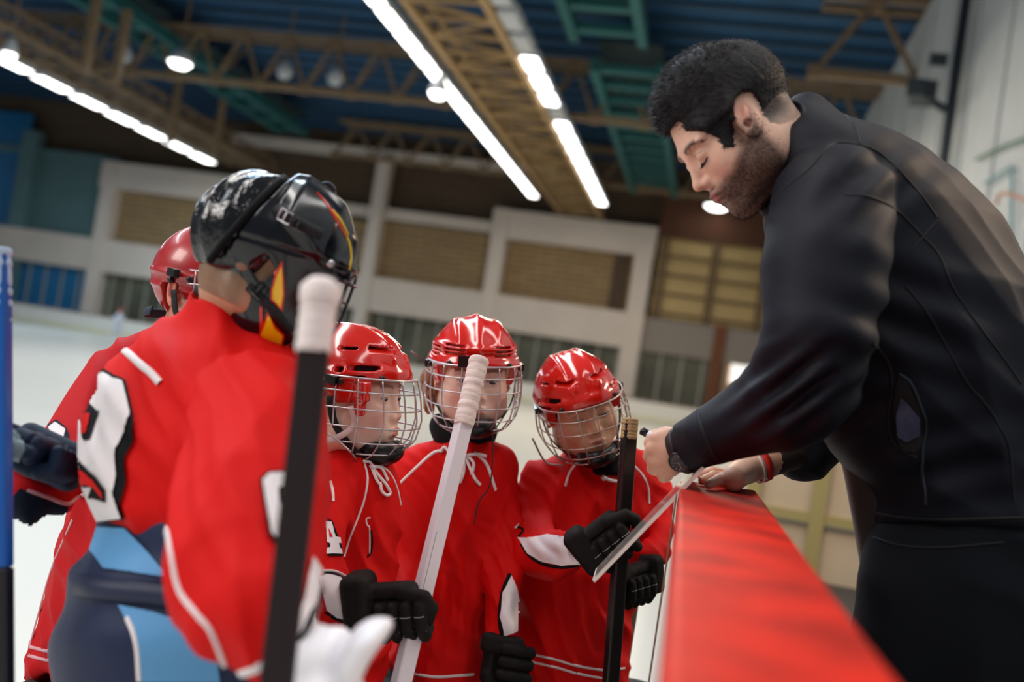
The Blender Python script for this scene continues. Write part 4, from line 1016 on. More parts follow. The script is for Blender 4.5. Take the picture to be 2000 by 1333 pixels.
# ================================================================ KID AT THE FAR LEFT, BEHIND THE GOALKEEPER
H5 = Head(407, 576, 1.87, (.87, -.1, -.48), (.05, 1, .05), .93)
core = body_core([(640, 300, 420, 1.92, .06), (700, 220, 430, 1.92, .09), (900, 180, 400, 1.92, .1), (1420, 120, 360, 1.92, .11)])
lo, hi = bnds(box(90, 440, 620, 1430, 1.75, 2.05))
kid5 = person(H5, core, lo, hi, 'child with plain dark red helmet behind the goalkeeper, in dark blue gloves', head_field(False, H5.l(Wp(360, 670, 1.92)), .05),
              lambda L: face_colors(L, col(206, 140, 118), LIP1, CH1, col(80, 50, 36), col(70, 44, 32), closed=.1, hairfn=lambda L: np.clip((L[:, 2]-.062)/.01, 0, 1)))
eyes(H5, kid5, (.03, .03, .03), (1, 0, -.2))
he5 = helmet(H5, kid5, 'plain', M_redplastic2); cage(H5, he5, tmax=70)
b = MB(); b.tube(spline([H5.w((-.06, -.085, -.045)), H5.w((-.11, -.055, -.05)), H5.w((-.125, 0, -.05)), H5.w((-.1, .06, -.045))], 6), .009, 8, flat=.3, nrm=H5.R[0]); b.build('nape_strap', mat('blue_black_strap', srgb(20, 34, 56), .7), he5, True)
torso = loft([(640, 290, 400, 1.93, .08), (660, 232, 430, 1.93, .1), (700, 190, 430, 1.93, .12), (800, 150, 430, 1.93, .14), (950, 142, 420, 1.93, .15), (1100, 102, 400, 1.93, .16), (1200, 78, 380, 1.93, .165), (1330, 48, 370, 1.93, .17)], 2.3)
sl5 = chain([(225, 735, 1.86, 62), (165, 830, 1.74, 62), (128, 905, 1.66, 66), (80, 950, 1.58, 62), (48, 968, 1.54, 56)])
f5 = comp([(torso, 0), (sl5, .02)])
fo = folds([((1, .3, .2), .014, .008, 2.0), ((1, -.4, .1), .022, .01, 3.2), ((.7, .7, .1), .018, .004, 7)])
j5 = jersey('j5', f5, box(-30, 440, 630, 1345, 1.42, 2.15), kid5, M_red2, fold=fo)
patch('elbow_panel', j5, [(24, 975), (40, 955), (58, 964), (90, 977), (130, 990), (128, 1012), (100, 1028), (50, 1024), (26, 1012)], mat('dark_navy_cloth', srgb(8, 24, 42), .75, spec=.2), j5)
ribbon('piping', j5, [(52, 960), (90, 971), (130, 985), (150, 972), (168, 967)], .007, mat('pale_pink_piping', srgb(214, 160, 170), .7), j5, lift=.0035)
ribbon('piping', j5, [(142, 1015), (105, 1100), (80, 1180), (58, 1262)], .006, mat('pale_pink_piping', (1, 1, 1)), j5)
ribbon('piping', j5, [(58, 1264), (80, 1270), (104, 1275)], .006, mat('pale_pink_piping', (1, 1, 1)), j5)
ribbon('piping', j5, [(56, 1281), (80, 1288), (104, 1292)], .006, mat('pale_pink_piping', (1, 1, 1)), j5)
patch('number', j5, [(95, 832), (112, 822), (130, 838), (136, 856), (122, 868), (112, 876), (98, 862)], mat('dark_navy_cloth', (0, 0, 0)), j5)
patch('number', j5, [(97, 838), (110, 828), (128, 842), (124, 856), (118, 866), (106, 860)], M_white, j5, lift=.0035, step=4)
legs(kid5, *(cam2w(P(230, 1333, 1.95))[:2]), -.2, .62, SH_BLACK, M_red2, SH_BLACK)
M_navyg = mat('navy_glove_nylon', srgb(8, 30, 56), .65, spec=.3, bump=.3, bscale=300, dist=.0015)
g5 = glove(kid5, (92, 892, 1.52), (22, 868, 1.38), 62, side=1, cuffr=76, m=M_navyg, st=False)
patch('glove_patch', g5, [(0, 812), (16, 830), (40, 852), (48, 880), (36, 900), (20, 906), (14, 880), (2, 862)], mat('grey_leather', srgb(110, 130, 134), .6), g5)

# ================================================================ GOALKEEPER, BACK TO THE VIEWER
HG = Head(506, 502, 1.5, (.88, -.42, .18), (.42, .9, .05), .93)
core = body_core([(640, 420, 500, 1.6, .06), (720, 300, 560, 1.58, .09), (900, 230, 540, 1.52, .11), (1420, 150, 460, 1.45, .12)])
lo, hi = bnds(box(120, 580, 620, 1430, 1.35, 1.72))
SKG = col(196, 150, 120)
goal = person(HG, core, lo, hi, 'goalkeeper in black flame-painted mask and red jersey, seen from behind', head_field(False, HG.l(Wp(462, 660, 1.57)), .049),
              lambda L: face_colors(L, SKG, LIP1, col(226, 150, 140), col(70, 50, 40), col(110, 84, 62), closed=.1, hairfn=lambda L: .8*np.clip((.02-L[:, 0])/.02, 0, 1)*(L[:, 2] > -.085)*(np.abs(L[:, 1]) < .09)), fs=1.02)
eyes(HG, goal, (.05, .05, .05), (1, 0, -.2), fs=1.02)
M_gm = mat('black_mask_lacquer', srgb(6, 10, 20), .22, spec=.45, coat=.25)
mo = ell((.018, 0, .035), (.132, .108, .1)); jaw = ell((.062, 0, -.055), (.083, .088, .088))
def gm(p):
    x, y, z = p.T; v = smin(mo(p), jaw(p), .04); ay = np.abs(y)
    crest = np.exp(-((ay-.03)/.012)**2)*np.clip((z-.06)/.03, 0, 1)*.007
    fl = .012*np.clip((z-.055+.4*(np.maximum(x, 0)-.02))/.02, 0, 1)*np.clip((x-.0)/.02, 0, 1)*(1-np.clip((x-.09)/.03, 0, 1))
    brow = .006*np.exp(-((z-.045+.08*ay)/.012)**2)*np.clip((x-.05)/.03, 0, 1)
    return v-crest-fl-brow-.014*np.clip((z-.09)/.04, 0, 1)*np.exp(-((x+.02)/.03)**2)+.0025*np.exp(-((z-.02-.15*x)/.003)**2)
gin = lambda p: smin(ell((.018, 0, .035), (.12, .096, .09))(p), ell((.062, 0, -.055), (.073, .078, .082))(p), .04)
Rz = lambda a: np.array(Matrix.Rotation(a, 3, 'Y'))
ops = [(gm, 0), (gin, .003, 's'),
       (lambda p: (p @ np.array([-.62, 0, -.78])-.084)*.9, .004, 'i'),               # nape side cut
       (lambda p: (-.05-p[:, 0]+.3*(p[:, 2]+.018)), .004, 'i'),                     # back edge
       (lambda p: (-.142-p[:, 2]), .003, 'i'),
       (rbox((.14, 0, -.032), (.06, .064, .05), None, .02), .004, 's'),
       (rbox((.02, -.1, -.015), (.016, .04, .016), Rz(.6), .006), .003, 's'), (rbox((.02, .1, -.015), (.016, .04, .016), Rz(.6), .006), .003, 's')]
V, Q = nets(comp(ops), (-.13, -.135, -.16), (.18, .135, .16), .0026*RES, 1)
mask = mesh_obj('goalie_mask', HG.w(V), Q, M_gm, goal, True); BV[mask.name] = BVHTree.FromPolygons([tuple(v) for v in HG.w(V)], Q.tolist())
bo = ell((-.012, 0, .03), (.106, .094, .104))
def bpf(p):
    x, y, z = p.T; v = bo(p)
    return v-.004*np.sin(x*60+np.abs(y)*120+z*40)*np.exp(-(y/.07)**2)
ops = [(bpf, 0), (ell((-.012, 0, .03), (.096, .084, .094)), .003, 's'), (lambda p: p[:, 0]-.032-.35*(p[:, 2]-.03), .004, 'i'), (lambda p: (-.035-p[:, 2]+.2*p[:, 0])*.9, .006, 'i')]
V, Q = nets(comp(ops), (-.14, -.12, -.08), (.06, .12, .15), .003*RES, 1)
bp = mesh_obj('back_plate', HG.w(V), Q, mat('black_back_plate', srgb(7, 9, 14), .14, spec=.5, coat=.3, bump=.5, bscale=40, dist=.01), mask, True)
BV[bp.name] = BVHTree.FromPolygons([tuple(v) for v in HG.w(V)], Q.tolist())
b = MB(); e = [HG.w((-.02+.25*(z-.03) - .02, -math.sqrt(max(0, 1-((z-.03)/.108)**2))*.1, z)) for z in np.linspace(-.04, .13, 14)]; b.tube(e, .006, 8); b.build('edge_padding', M_blackc, mask, True)
M_fy = mat('flame_yellow', srgb(250, 206, 12), .25, coat=.5); M_fr = mat('flame_red', srgb(222, 40, 10), .25, coat=.5)
cc = lambda L: [(370+x/3.333, 320+y/3.333) for x, y in L]
patch('flame', mask, cc([(604, 628), (616, 760), (620, 850), (605, 960), (530, 885), (532, 820), (565, 700)]), M_fr, mask, step=4)
patch('flame', mask, cc([(600, 665), (606, 760), (608, 850), (594, 938), (544, 878), (545, 822), (575, 720)]), M_fy, mask, lift=.003, step=4)
patch('flame', mask, cc([(512, 965), (455, 1105), (600, 1250), (658, 1160), (600, 1188), (618, 1110), (560, 1050)]), M_fr, mask, step=4)
patch('flame', mask, cc([(520, 985), (470, 1108), (598, 1240), (640, 1172), (590, 1196), (604, 1112), (556, 1068)]), M_fy, mask, lift=.003, step=4)
patch('flame', mask, cc([(462, 930), (480, 935), (482, 1060), (462, 1100)]), M_fr, mask, step=4)
for L, w, m_ in (([(830, 190), (900, 270), (975, 400), (1020, 480)], .005, M_fr), ([(930, 300), (985, 370), (1032, 462)], .006, M_fy), ([(985, 420), (1035, 500), (1052, 600), (1040, 690)], .005, M_fy)):
    ribbon('flame', mask, cc(L), w, m_, mask, taper=True)
ribbon('strap', mask, cc([(385, 800), (470, 880), (540, 940), (620, 1040), (655, 1085)]), .0125, M_strap, mask, lift=.005, thick=.003)
ribbon('strap', mask, cc([(560, 285), (640, 340), (740, 400), (860, 458)]), .017, M_strap, mask, lift=.004, thick=.003)
def buckle(px, py, sz, m, ang=0):
    h = hit(BV[mask.name], px, py)
    if h is None: return
    n = -ray(px, py); c = h[0]+n*.008; b = MB(); a1 = CR*math.cos(ang)+CU*math.sin(ang); a2 = -CR*math.sin(ang)+CU*math.cos(ang)
    q = [c+a1*sz*sx+a2*sz*sy for sx, sy in ((-1, -.9), (1, -.9), (1, .9), (-1, .9), (-1, -.9))]
    b.tube(np.array(q), .0014, 6); b.bar(c-a2*sz*.8, c+a2*sz*.8, .003, .002); b.build('buckle', m, mask, True)
buckle(557, 423, .009, M_wire, -.5); buckle(582, 440, .008, M_blackp, -.5); buckle(505, 568, .010, M_blackp, -.8)
b = MB(); c = Wp(637, 374, 1.52)
b.tube(np.array([c+(CR*math.cos(t)+CU*math.sin(t))*.0135 for t in np.linspace(0, 2*math.pi, 20)]), .0045, 8, flat=.35); b.tube([c-CR*.012-CU*.002, c-CR*.028, c-CR*.04-CU*.004], .004, 8); b.build('strap_loop', mat('navy_strap', srgb(14, 28, 50), .6), mask, True)
b = MB()      # mask cage
for z, t in ((.022, .062), (-.01, .064), (-.045, .062), (-.078, .05)):
    b.tube([HG.w((.15+.012-.9*(y*y)*2.2/.2*.6+(.004 if z > 0 else 0)-.1*abs(z+.03), y, z)) for y in np.linspace(-t, t, 14)], .0022, 7)
for y0_ in (-.045, -.015, .015, .045):
    b.tube([HG.w((.163-5.9*y0_*y0_-.1*abs(z+.03), y0_, z)) for z in np.linspace(.04, -.095, 10)], .0022, 7)
b.build('mask_cage', mat('dark_chrome', srgb(90, 90, 96), .25, metal=.9), mask, True)
b = MB(); b.tube([HG.w((.105, -.085, .035)), HG.w((.11, -.092, .036))], .006, 12); b.build('screw', M_wire, mask, True); b = MB(); b.tube([HG.w((.118, -.07, -.06)), HG.w((.12, -.08, -.061))], .005, 12); b.build('screw', M_wire, mask, True)

torso = loft([(585, 372, 470, 1.54, .06), (632, 308, 530, 1.54, .09), (672, 246, 575, 1.52, .115), (730, 205, 620, 1.5, .135), (800, 172, 640, 1.48, .15), (880, 158, 645, 1.46, .155), (950, 160, 640, 1.45, .155), (1010, 185, 640, 1.44, .155), (1080, 262, 640, 1.44, .15), (1140, 330, 640, 1.44, .14)], 2.4)
nk = chain([(436, 598, 1.54, 56), (455, 640, 1.55, 72), (500, 700, 1.54, 78)])
slg = chain([(500, 800, 1.36, 122), (500, 900, 1.25, 142), (488, 1000, 1.16, 152), (480, 1100, 1.09, 148), (492, 1192, 1.03, 130), (545, 1240, 1.0, 78)])
slf = chain([(200, 800, 1.6, 44), (230, 860, 1.66, 60)])
fG = comp([(torso, 0), (nk, .06), (slg, .012), (cap(P(425, 525, 1.5), P(462, 605, 1.55), .047), .008, 's'), (cap(P(455, 590, 1.53), P(500, 650, 1.53), .045), .008, 's')])
fo = folds([((.9, .5, .1), .028, .013, 1.0), ((.95, -.3, .1), .045, .018, 2.2), ((.5, .85, 0), .028, .006, 4), ((.8, .5, .1), .012, .003, 8)])
jG = jersey('jG', fG, box(110, 690, 560, 1340, .88, 1.7), goal, M_red, h=.0062, fold=fo)
c3 = lambda L: [(140+x/3.1, 620+y/3.1) for x, y in L]
c2 = lambda L: [(x/2.287, 750+y/2.287) for x, y in L]
b = MB(); b.tube(spline([Wp(*q) for q in ((388, 568, 1.515), (408, 568, 1.485), (440, 584, 1.465), (470, 612, 1.46), (492, 650, 1.465), (508, 700, 1.48))], 6), .0085, 10); b.build('collar_band', mat('navy_band', srgb(8, 14, 28), .8), jG, True)
ribbon('piping', jG, c3([(292, 180), (350, 225), (420, 290), (480, 340), (535, 400)]), .011, M_white, jG, lift=.003)
patch('number', jG, c3([(200, 322), (330, 392), (372, 590), (388, 750), (328, 850), (340, 1000), (300, 1140), (330, 1225), (168, 1228), (80, 1050), (55, 880), (55, 600), (62, 490)]), M_blackc, jG, lift=.003, step=6)
patch('number', jG, c3([(190, 345), (312, 405), (352, 590), (340, 690), (282, 800), (285, 960), (265, 1060), (322, 1210), (172, 1222), (92, 1050), (62, 880), (60, 640), (66, 505)]), M_white, jG, lift=.005, step=6)
patch('number', jG, c3([(66, 512), (200, 572), (132, 757), (95, 738), (74, 620)]), M_blackc, jG, lift=.007, step=4)
patch('number', jG, c3([(84, 590), (142, 606), (118, 715), (100, 712)]), M_red, jG, lift=.009, step=4)
patch('number', jG, c3([(78, 880), (180, 960), (236, 1040), (238, 1118), (130, 1085), (152, 1030), (86, 1018)]), M_blackc, jG, lift=.007, step=4)
patch('number', jG, c3([(86, 925), (168, 975), (224, 1052), (226, 1096), (172, 1030), (94, 1004)]), M_red, jG, lift=.009, step=4)
patch('sleeve_number', jG, [(508, 940), (522, 925), (578, 922), (595, 938), (595, 972), (566, 974), (562, 960), (546, 962), (548, 984), (578, 980), (596, 996), (598, 1054), (582, 1066), (538, 1067), (522, 1050)], M_blackc, jG, lift=.003)
patch('sleeve_number', jG, [[(513, 944), (525, 930), (575, 927), (590, 941), (590, 966), (568, 968), (565, 954), (540, 957), (543, 990), (575, 986), (590, 1000), (593, 1050), (578, 1062), (541, 1062), (527, 1048)], [(547, 1010), (567, 1008), (569, 1040), (551, 1042)]], M_white, jG, lift=.0045)
ribbon('piping', jG, c2([(745, 640), (765, 760), (800, 920), (880, 1030), (940, 1100), (990, 1220), (1010, 1285)]), .0055, M_white, jG, lift=.003)
ribbon('piping', jG, [(443, 1314), (462, 1318), (490, 1312), (518, 1296)], .009, M_white, jG, lift=.003)
patch('cuff_panel', jG, [(606, 1090), (626, 1118), (640, 1170), (640, 1225), (600, 1260), (566, 1272), (586, 1187)], M_white, jG, lift=.003)
ribbon('cuff_stripe', jG, [(625, 1135), (612, 1187), (590, 1235), (570, 1268)], .011, mat('navy_band', (0, 0, 0)), jG, lift=.006)
# pants
M_navy = mat('navy_pants_nylon', srgb(20, 34, 70), .6, spec=.35, bump=.2, bscale=300, dist=.001); M_sky = mat('sky_blue_nylon', srgb(92, 156, 208), .6, spec=.35)
pf = loft([(1004, 186, 560, 1.44, .13), (1030, 182, 570, 1.44, .14), (1080, 165, 580, 1.44, .15), (1120, 138, 590, 1.44, .165), (1180, 122, 590, 1.44, .175), (1250, 96, 590, 1.43, .185), (1333, 100, 580, 1.43, .18), (1440, 110, 560, 1.43, .17)], 2.4)
lo, hi = bnds(box(80, 610, 990, 1450, 1.2, 1.66)); pants = body('goalie_pants', pf, lo, hi, .0075, M_navy, goal, 2, folds([((.2, 1, .1), .04, .006, 1.5), ((1, .4, .1), .04, .005, 3)]), bvh=True)
patch('blue_panel', pants, [(192, 1030), (247, 1033), (285, 1072), (330, 1128), (204, 1112), (178, 1075)], M_sky, pants)
patch('blue_panel', pants, [(233, 1182), (300, 1196), (350, 1213), (420, 1260), (430, 1332), (278, 1332), (266, 1250)], M_sky, pants)
ribbon('piping', pants, [(250, 1207), (262, 1235), (270, 1270), (274, 1330)], .008, M_white, pants, lift=.004)
ribbon('belt', pants, [(150, 1142), (200, 1150), (280, 1160), (360, 1172)], .028, mat('navy_belt', srgb(16, 28, 62), .55), pants, lift=.005, thick=.004)
ribbon('waistband', pants, [(190, 1016), (215, 1013), (245, 1015), (262, 1022)], .012, mat('navy_belt', (0, 0, 0)), pants, lift=.004)
legs(goal, *(cam2w(P(300, 1333, 1.45))[:2]), .4, .6, M_navy, M_white, SH_BLACK, shorts=True)
# white blocker
M_bw = mat('white_leather', srgb(232, 230, 236), .45)
fb_ = loft([(1206, 722, 768, .965, .035), (1222, 700, 768, .962, .055), (1250, 680, 752, .96, .075), (1290, 664, 724, .96, .085), (1333, 650, 704, .96, .09), (1450, 640, 695, .97, .09)], 4, .008)
lo, hi = bnds(box(620, 790, 1190, 1460, .86, 1.08)); bl = body('blocker', fb_, lo, hi, .0035, M_bw, goal, 1)
fb2 = comp([(ell(P(610, 1300, 1.0), (.035, .04, .045)), 0), (ell(P(655, 1285, .99), (.022, .03, .035)), .008), (ell(P(590, 1370, 1.0), (.04, .05, .05)), .01), (ell(P(640, 1390, .98), (.04, .05, .05)), .01), (cap(P(560, 1255, 1.0), P(600, 1300, 1.0), .03), .01)])
lo, hi = bnds(box(520, 720, 1220, 1480, .92, 1.08)); body('glove_palm', fb2, lo, hi, .004, M_bw, bl, 1)

# ================================================================ THE MAN LEANING OVER THE BOARD
HC = Head(1438, 249, 1.63, (-.73, -.67, -.10), (-.67, .73, .04), 1.04)
core = body_core([(300, 1530, 1720, 1.7, .08), (500, 1540, 1900, 1.7, .12), (800, 1620, 2080, 1.7, .12), (1350, 1720, 2080, 1.7, .1)])
near = chain([(1600, 420, 1.52, 60), (1585, 740, 1.44, 50), (1440, 838, 1.56, 40), (1360, 866, 1.66, 30)])
far = chain([(1640, 760, 1.9, 50), (1585, 870, 1.95, 38), (1500, 903, 1.93, 31), (1455, 916, 1.91, 27)])
core = comp([(core, 0), (near, .02), (far, .02)])
lo, hi = bnds(box(1330, 2100, 280, 1380, 1.35, 2.0))
HAIR = col(30, 26, 28)
nC = HC.l(Wp(1545, 330, 1.68))
HP = np.array([HC.l(Wp(x, y, 1.575 if x > 1330 else 1.63))[[0, 2]] for x, y in ((1296, 262), (1316, 248), (1345, 253), (1374, 264), (1398, 276), (1407, 298), (1428, 296), (1425, 262), (1420, 232), (1424, 206), (1440, 190), (1462, 190), (1478, 208), (1486, 232), (1498, 248), (1520, 252), (1560, 230), (1600, 160), (1540, 20), (1400, 0), (1240, 60), (1220, 250), (1285, 275))])
def hairline(L):
    g = np.sin(L[:, 1]*900+L[:, 2]*700)*.0012+np.sin(L[:, 0]*1300)*.0008; x = L[:, 0]+g; z = L[:, 2]+g; c = np.zeros(len(L), bool); k = len(HP)-1
    for i in range(len(HP)):
        (xi, zi), (xj, zj) = HP[i], HP[k]
        c ^= ((zi > z) != (zj > z)) & (x < (xj-xi)*(z-zi)/(zj-zi+1e-12)+xi); k = i
    return c.astype(float)
coach = person(HC, core, lo, hi, 'bearded man in black jacket leaning over the red board, marker in hand', head_field(True, nC, .06),
               lambda L: face_colors(L, col(244, 198, 174), col(176, 98, 90), col(236, 164, 146), col(34, 24, 20), HAIR, beard=col(44, 30, 26), closed=1, hairfn=lambda L: hairline(L)*np.clip((L[:, 2]+.075)/.05, 0, 1)), fs=1.0, hres=.002, hlo=(-.15, -.12, -.2))
# hair: a short thick cap with strands
sk = head_field(True)
def hcap(p):
    x, y, z = p.T; v = sk(p); th = .006+.010*np.clip((z-.06)/.05, 0, 1)*np.clip((x+.06)/.08, 0, 1)+.004*(z > .02)
    th = np.where(x < -.05, .006, th); th = th*np.clip((z+.02)/.05, .25, 1)
    m = .5-hairline(p)
    return np.maximum(v-th+.0012*np.sin(x*700+z*300+y*200)*np.sin(y*500-z*400), np.maximum(m*.02, -(v+.004)))
V, Q = nets(hcap, (-.15, -.11, -.12), (.14, .11, .18), .0028*RES, 1); M_hair = mat('dark_hair', srgb(22, 19, 23), .6, spec=.3, bump=.7, bscale=90, stretch=(1, 4, 4), dist=.002); M_strand = mat('dark_hair_strand', srgb(34, 31, 37), .45, spec=.5, var=.4, vscale=60)
hair = mesh_obj('hair', HC.w(V), Q, M_hair, coach, True)
N = vnormals(V, Q); N = N if (N*(V-V.mean(0))).sum() > 0 else -N
def strands(name, V, N, n, ln, r, comb, m, jitter=.35, seed=1):
    g = np.random.default_rng(seed); idx = g.integers(0, len(V), n); p0 = V[idx]; nn = N[idx]; L = ln(p0)*(.7+.6*g.random(n))
    d1 = nn+comb(p0)+jitter*g.normal(size=(n, 3)); d1 /= np.linalg.norm(d1, axis=1)[:, None]
    d2 = .35*nn+comb(p0)*1.6+jitter*g.normal(size=(n, 3)); d2 /= np.linalg.norm(d2, axis=1)[:, None]
    p0 = p0-nn*.002; p1 = p0+d1*L[:, None]*.5; p2 = p1+d2*L[:, None]*.5
    s = np.cross(d1, g.normal(size=(n, 3))); s /= np.linalg.norm(s, axis=1)[:, None]; t = np.cross(d1, s)
    rr = r*(.7+.6*g.random(n))[:, None]; VV = []
    for p, k in ((p0, 1), (p1, .8)):
        for a in range(3): VV.append(p+k*rr*(math.cos(a*2.094)*s+math.sin(a*2.094)*t))
    VV.append(p2); VV = np.stack(VV, 1).reshape(-1, 3); b = np.arange(n)[:, None]*7
    F1 = np.concatenate([b+np.array([a, (a+1) % 3, 3+(a+1) % 3, 3+a]) for a in range(3)]); F2 = np.concatenate([b+np.array([3+a, 3+(a+1) % 3, 6]) for a in range(3)])
    return mesh_obj(name, HC.w(VV), F1.tolist()+F2.tolist(), m, coach, True)
def comb(p):
    x, y, z = p.T; c = np.zeros_like(p); cl = np.sin(p @ [310., 190, 120])+np.sin(p @ [-140., 280, 260]+2); c[:, 1] = .5*cl; c[:, 0] = .8+1.0*np.clip((x+.02)/.06, -1, 1)*(z > .05); c[:, 2] = .35-.9*(z < .07)+.5*np.clip((x-.05)/.03, 0, 1); c[:, 1] += .3*np.sin(x*90)
    c[:, 0] -= 1.1*(x < .0)*(z < .08); return c
sel = (V[:, 2] > -.1)
strands('hair', V[sel], N[sel], 12000, lambda p: .007+.014*np.clip((p[:, 2]-.05)/.05, 0, 1)*np.clip((p[:, 0]+.07)/.1, 0, 1), .0004, comb, M_strand, .22)
hv = np.array([HC.l(v.co+Vector(ORG[coach.name].tolist())) for v in coach.data.vertices if (np.array(v.co)+ORG[coach.name]-HC.c) @ (np.array(v.co)+ORG[coach.name]-HC.c) < .03])
hn = hv-np.array([.01, 0, -.02]); hn /= np.linalg.norm(hn, axis=1)[:, None]
x, y, z = hv.T
zl = -.044+.05*np.clip((.075-x)/.07, 0, 1)
bm_ = (z < zl) & (x > -.005) & (z > -.125) & ~((np.abs(y) < .024) & (z > -.072) & (z < -.05) & (x > .07)) | ((x > .025) & (x < .05) & (z < .045) & (z > -.03) & (np.abs(y) > .05))
strands('beard', hv[bm_], hn[bm_], 9000, lambda p: .0055+.002*(p[:, 2] < -.09), .00022, lambda p: np.tile([.1, 0, -.9], (len(p), 1)), mat('beard_hair', srgb(44, 30, 26), .6), .4, 3)
br_ = (np.abs(z-.0205+.25*np.maximum(np.abs(y)-.042, 0)) < .0042) & (x > .045) & (np.abs(y) > .012) & (np.abs(y) < .056)
strands('eyebrow', hv[br_], hn[br_], 700, lambda p: np.full(len(p), .0075), .00026, lambda p: np.stack([-.3+0*p[:, 0], np.sign(p[:, 1])*1.2, .5+0*p[:, 0]], 1), mat('brow_hair', srgb(26, 18, 16), .6), .25, 4)
def surf_pt(y, z):
    o = HC.w((.2, y, z)); h = BV[coach.name].ray_cast(Vector(o), Vector(-HC.R[0])); return HC.l(h[0])
b = MB()
for sgn in (1, -1):
    line = []
    for k in range(15):
        yy = sgn*(.0185+.0019*k); zz = -.0055-.0028*math.sin(k/14*math.pi); line.append(surf_pt(yy, zz)+[.0003, 0, 0])
    b.tube([HC.w(q) for q in line], .0009, 6)
    for q in line[1:]: b.tube([HC.w(q), HC.w(q+[.005, sgn*.0012, -.0035]), HC.w(q+[.009, sgn*.002, -.0045])], [.0005, .0004, .0001], 4)
    cr = [surf_pt(sgn*(.018+.0022*k), .0065+.003*math.sin(k/13*math.pi)) for k in range(14)]
    b.tube([HC.w(q) for q in cr], .0004, 5)
b.build('eyelashes', mat('brow_hair', (0, 0, 0)), coach, True)

M_jk = mat('black_softshell', srgb(10, 13, 27), .62, spec=.28, bump=.12, bscale=700, dist=.0006)
M_seam = mat('jacket_seam', srgb(7, 8, 14), .7)
torso = loft([(218, 1535, 1640, 1.66, .09), (250, 1500, 1738, 1.67, .13), (300, 1494, 1822, 1.68, .165), (350, 1492, 1885, 1.69, .185), (410, 1490, 1942, 1.7, .2), (480, 1496, 1992, 1.7, .205), (600, 1510, 2062, 1.7, .205), (700, 1530, 2110, 1.7, .2), (800, 1575, 2150, 1.7, .19), (880, 1622, 2165, 1.7, .18), (940, 1668, 2165, 1.7, .175), (985, 1692, 2160, 1.7, .175), (1028, 1690, 2155, 1.7, .175)], 2.3)
collar = chain([(1500, 385, 1.63, 26), (1520, 310, 1.63, 48), (1556, 250, 1.64, 58), (1575, 228, 1.66, 50)])
ua = chain([(1625, 400, 1.52, 118), (1612, 520, 1.46, 122), (1598, 640, 1.43, 112), (1575, 740, 1.45, 104), (1540, 778, 1.47, 92)])
fa = chain([(1560, 775, 1.47, 96), (1470, 815, 1.54, 78), (1400, 845, 1.61, 66), (1362, 865, 1.655, 54)])
fr = chain([(1680, 700, 1.86, 100), (1625, 830, 1.93, 72), (1578, 878, 1.97, 58), (1562, 888, 1.98, 56)])
ax_f = P(1300, 900, 1.73)-P(1400, 845, 1.61)
fC = comp([(torso, 0), (collar, .03), (fr, .03), (ua, .014), (fa, .025),
           (cap(P(1452, 420, 1.6), P(1468, 300, 1.6), .04), .006, 's'), (cap(P(1468, 300, 1.6), P(1512, 215, 1.6), .042), .006, 's'),
           (cap(P(1300, 900, 1.72), P(1352, 868, 1.665), .036), .004, 's')])
fo = folds([((.6, .8, .1), .03, .0035, 1.0), ((.2, 1, .1), .04, .005, 2.2), ((.85, .5, 0), .035, .003, 4)])
def cfold(V):
    px = 1000+F*V[:, 0]/V[:, 2]; py = 666.5-F*V[:, 1]/V[:, 2]; s = fo(V)
    g = lambda x0, y0, w, hh: np.exp(-((px-x0)/w)**2-((py-y0)/hh)**2)
    s += .012*g(1560, 770, 110, 70)*np.sin((px*.75+py*1.0)/9.5)      # bunched inside of the elbow
    s += .006*g(1780, 640, 150, 120)*np.sin((px*.35-py)/15)
    s += .005*g(1850, 900, 160, 90)*np.sin((px*.25+py)/14)
    s += .005*g(1700, 360, 130, 80)*np.sin((px*.8+py)/16)
    return s
jC = jersey('jC', fC, box(1290, 2190, 160, 1045, 1.28, 2.1, .05), coach, M_jk, h=.006, fold=cfold, n='jacket')
for L, w in (([(1650, 380), (1700, 385), (1750, 410), (1800, 460), (1835, 500), (1860, 560), (1900, 620), (1960, 700), (1995, 750)], .004),
             ([(1490, 420), (1530, 370), (1580, 330), (1620, 285), (1660, 280), (1720, 300), (1790, 370), (1830, 425)], .004),
             ([(1830, 430), (1780, 490)], .003), ([(1655, 228), (1672, 250), (1680, 280)], .003),
             ([(1770, 560), (1810, 610), (1850, 680), (1890, 750), (1925, 790), (1950, 830), (1972, 880), (1980, 980)], .004),
             ([(1705, 670), (1735, 710), (1742, 760), (1735, 820), (1748, 870), (1790, 895)], .006),
             ([(1404, 905), (1385, 870), (1368, 830), (1362, 800)], .006), ([(1692, 1000), (1760, 1012), (1850, 1016), (1998, 1012)], .005), ([(1600, 180), (1640, 210), (1655, 228)], .004)):
    ribbon('seam', jC, L, w, M_seam, jC, lift=.0012)
patch('pocket_lining', jC, [(1756, 730), (1772, 745), (1792, 790), (1802, 820), (1802, 870), (1785, 886), (1762, 880), (1748, 850), (1745, 800), (1748, 760)], M_seam, jC, lift=.002)
patch('pocket_lining', jC, [(1760, 775), (1776, 790), (1796, 815), (1796, 850), (1770, 864), (1752, 850), (1750, 810)], mat('pocket_satin', srgb(72, 80, 108), .35, var=.4, vscale=40), jC, lift=.004)
ribbon('zip', jC, [(1755, 730), (1778, 748), (1800, 800), (1808, 830), (1802, 880), (1802, 905)], .005, mat('zip_teal', srgb(20, 40, 52), .4), jC, lift=.004)
ribbon('zip', jC, [(1802, 890), (1801, 920), (1808, 960), (1809, 985)], .004, mat('zip_metal', srgb(70, 76, 90), .4, metal=.6), jC, lift=.005)
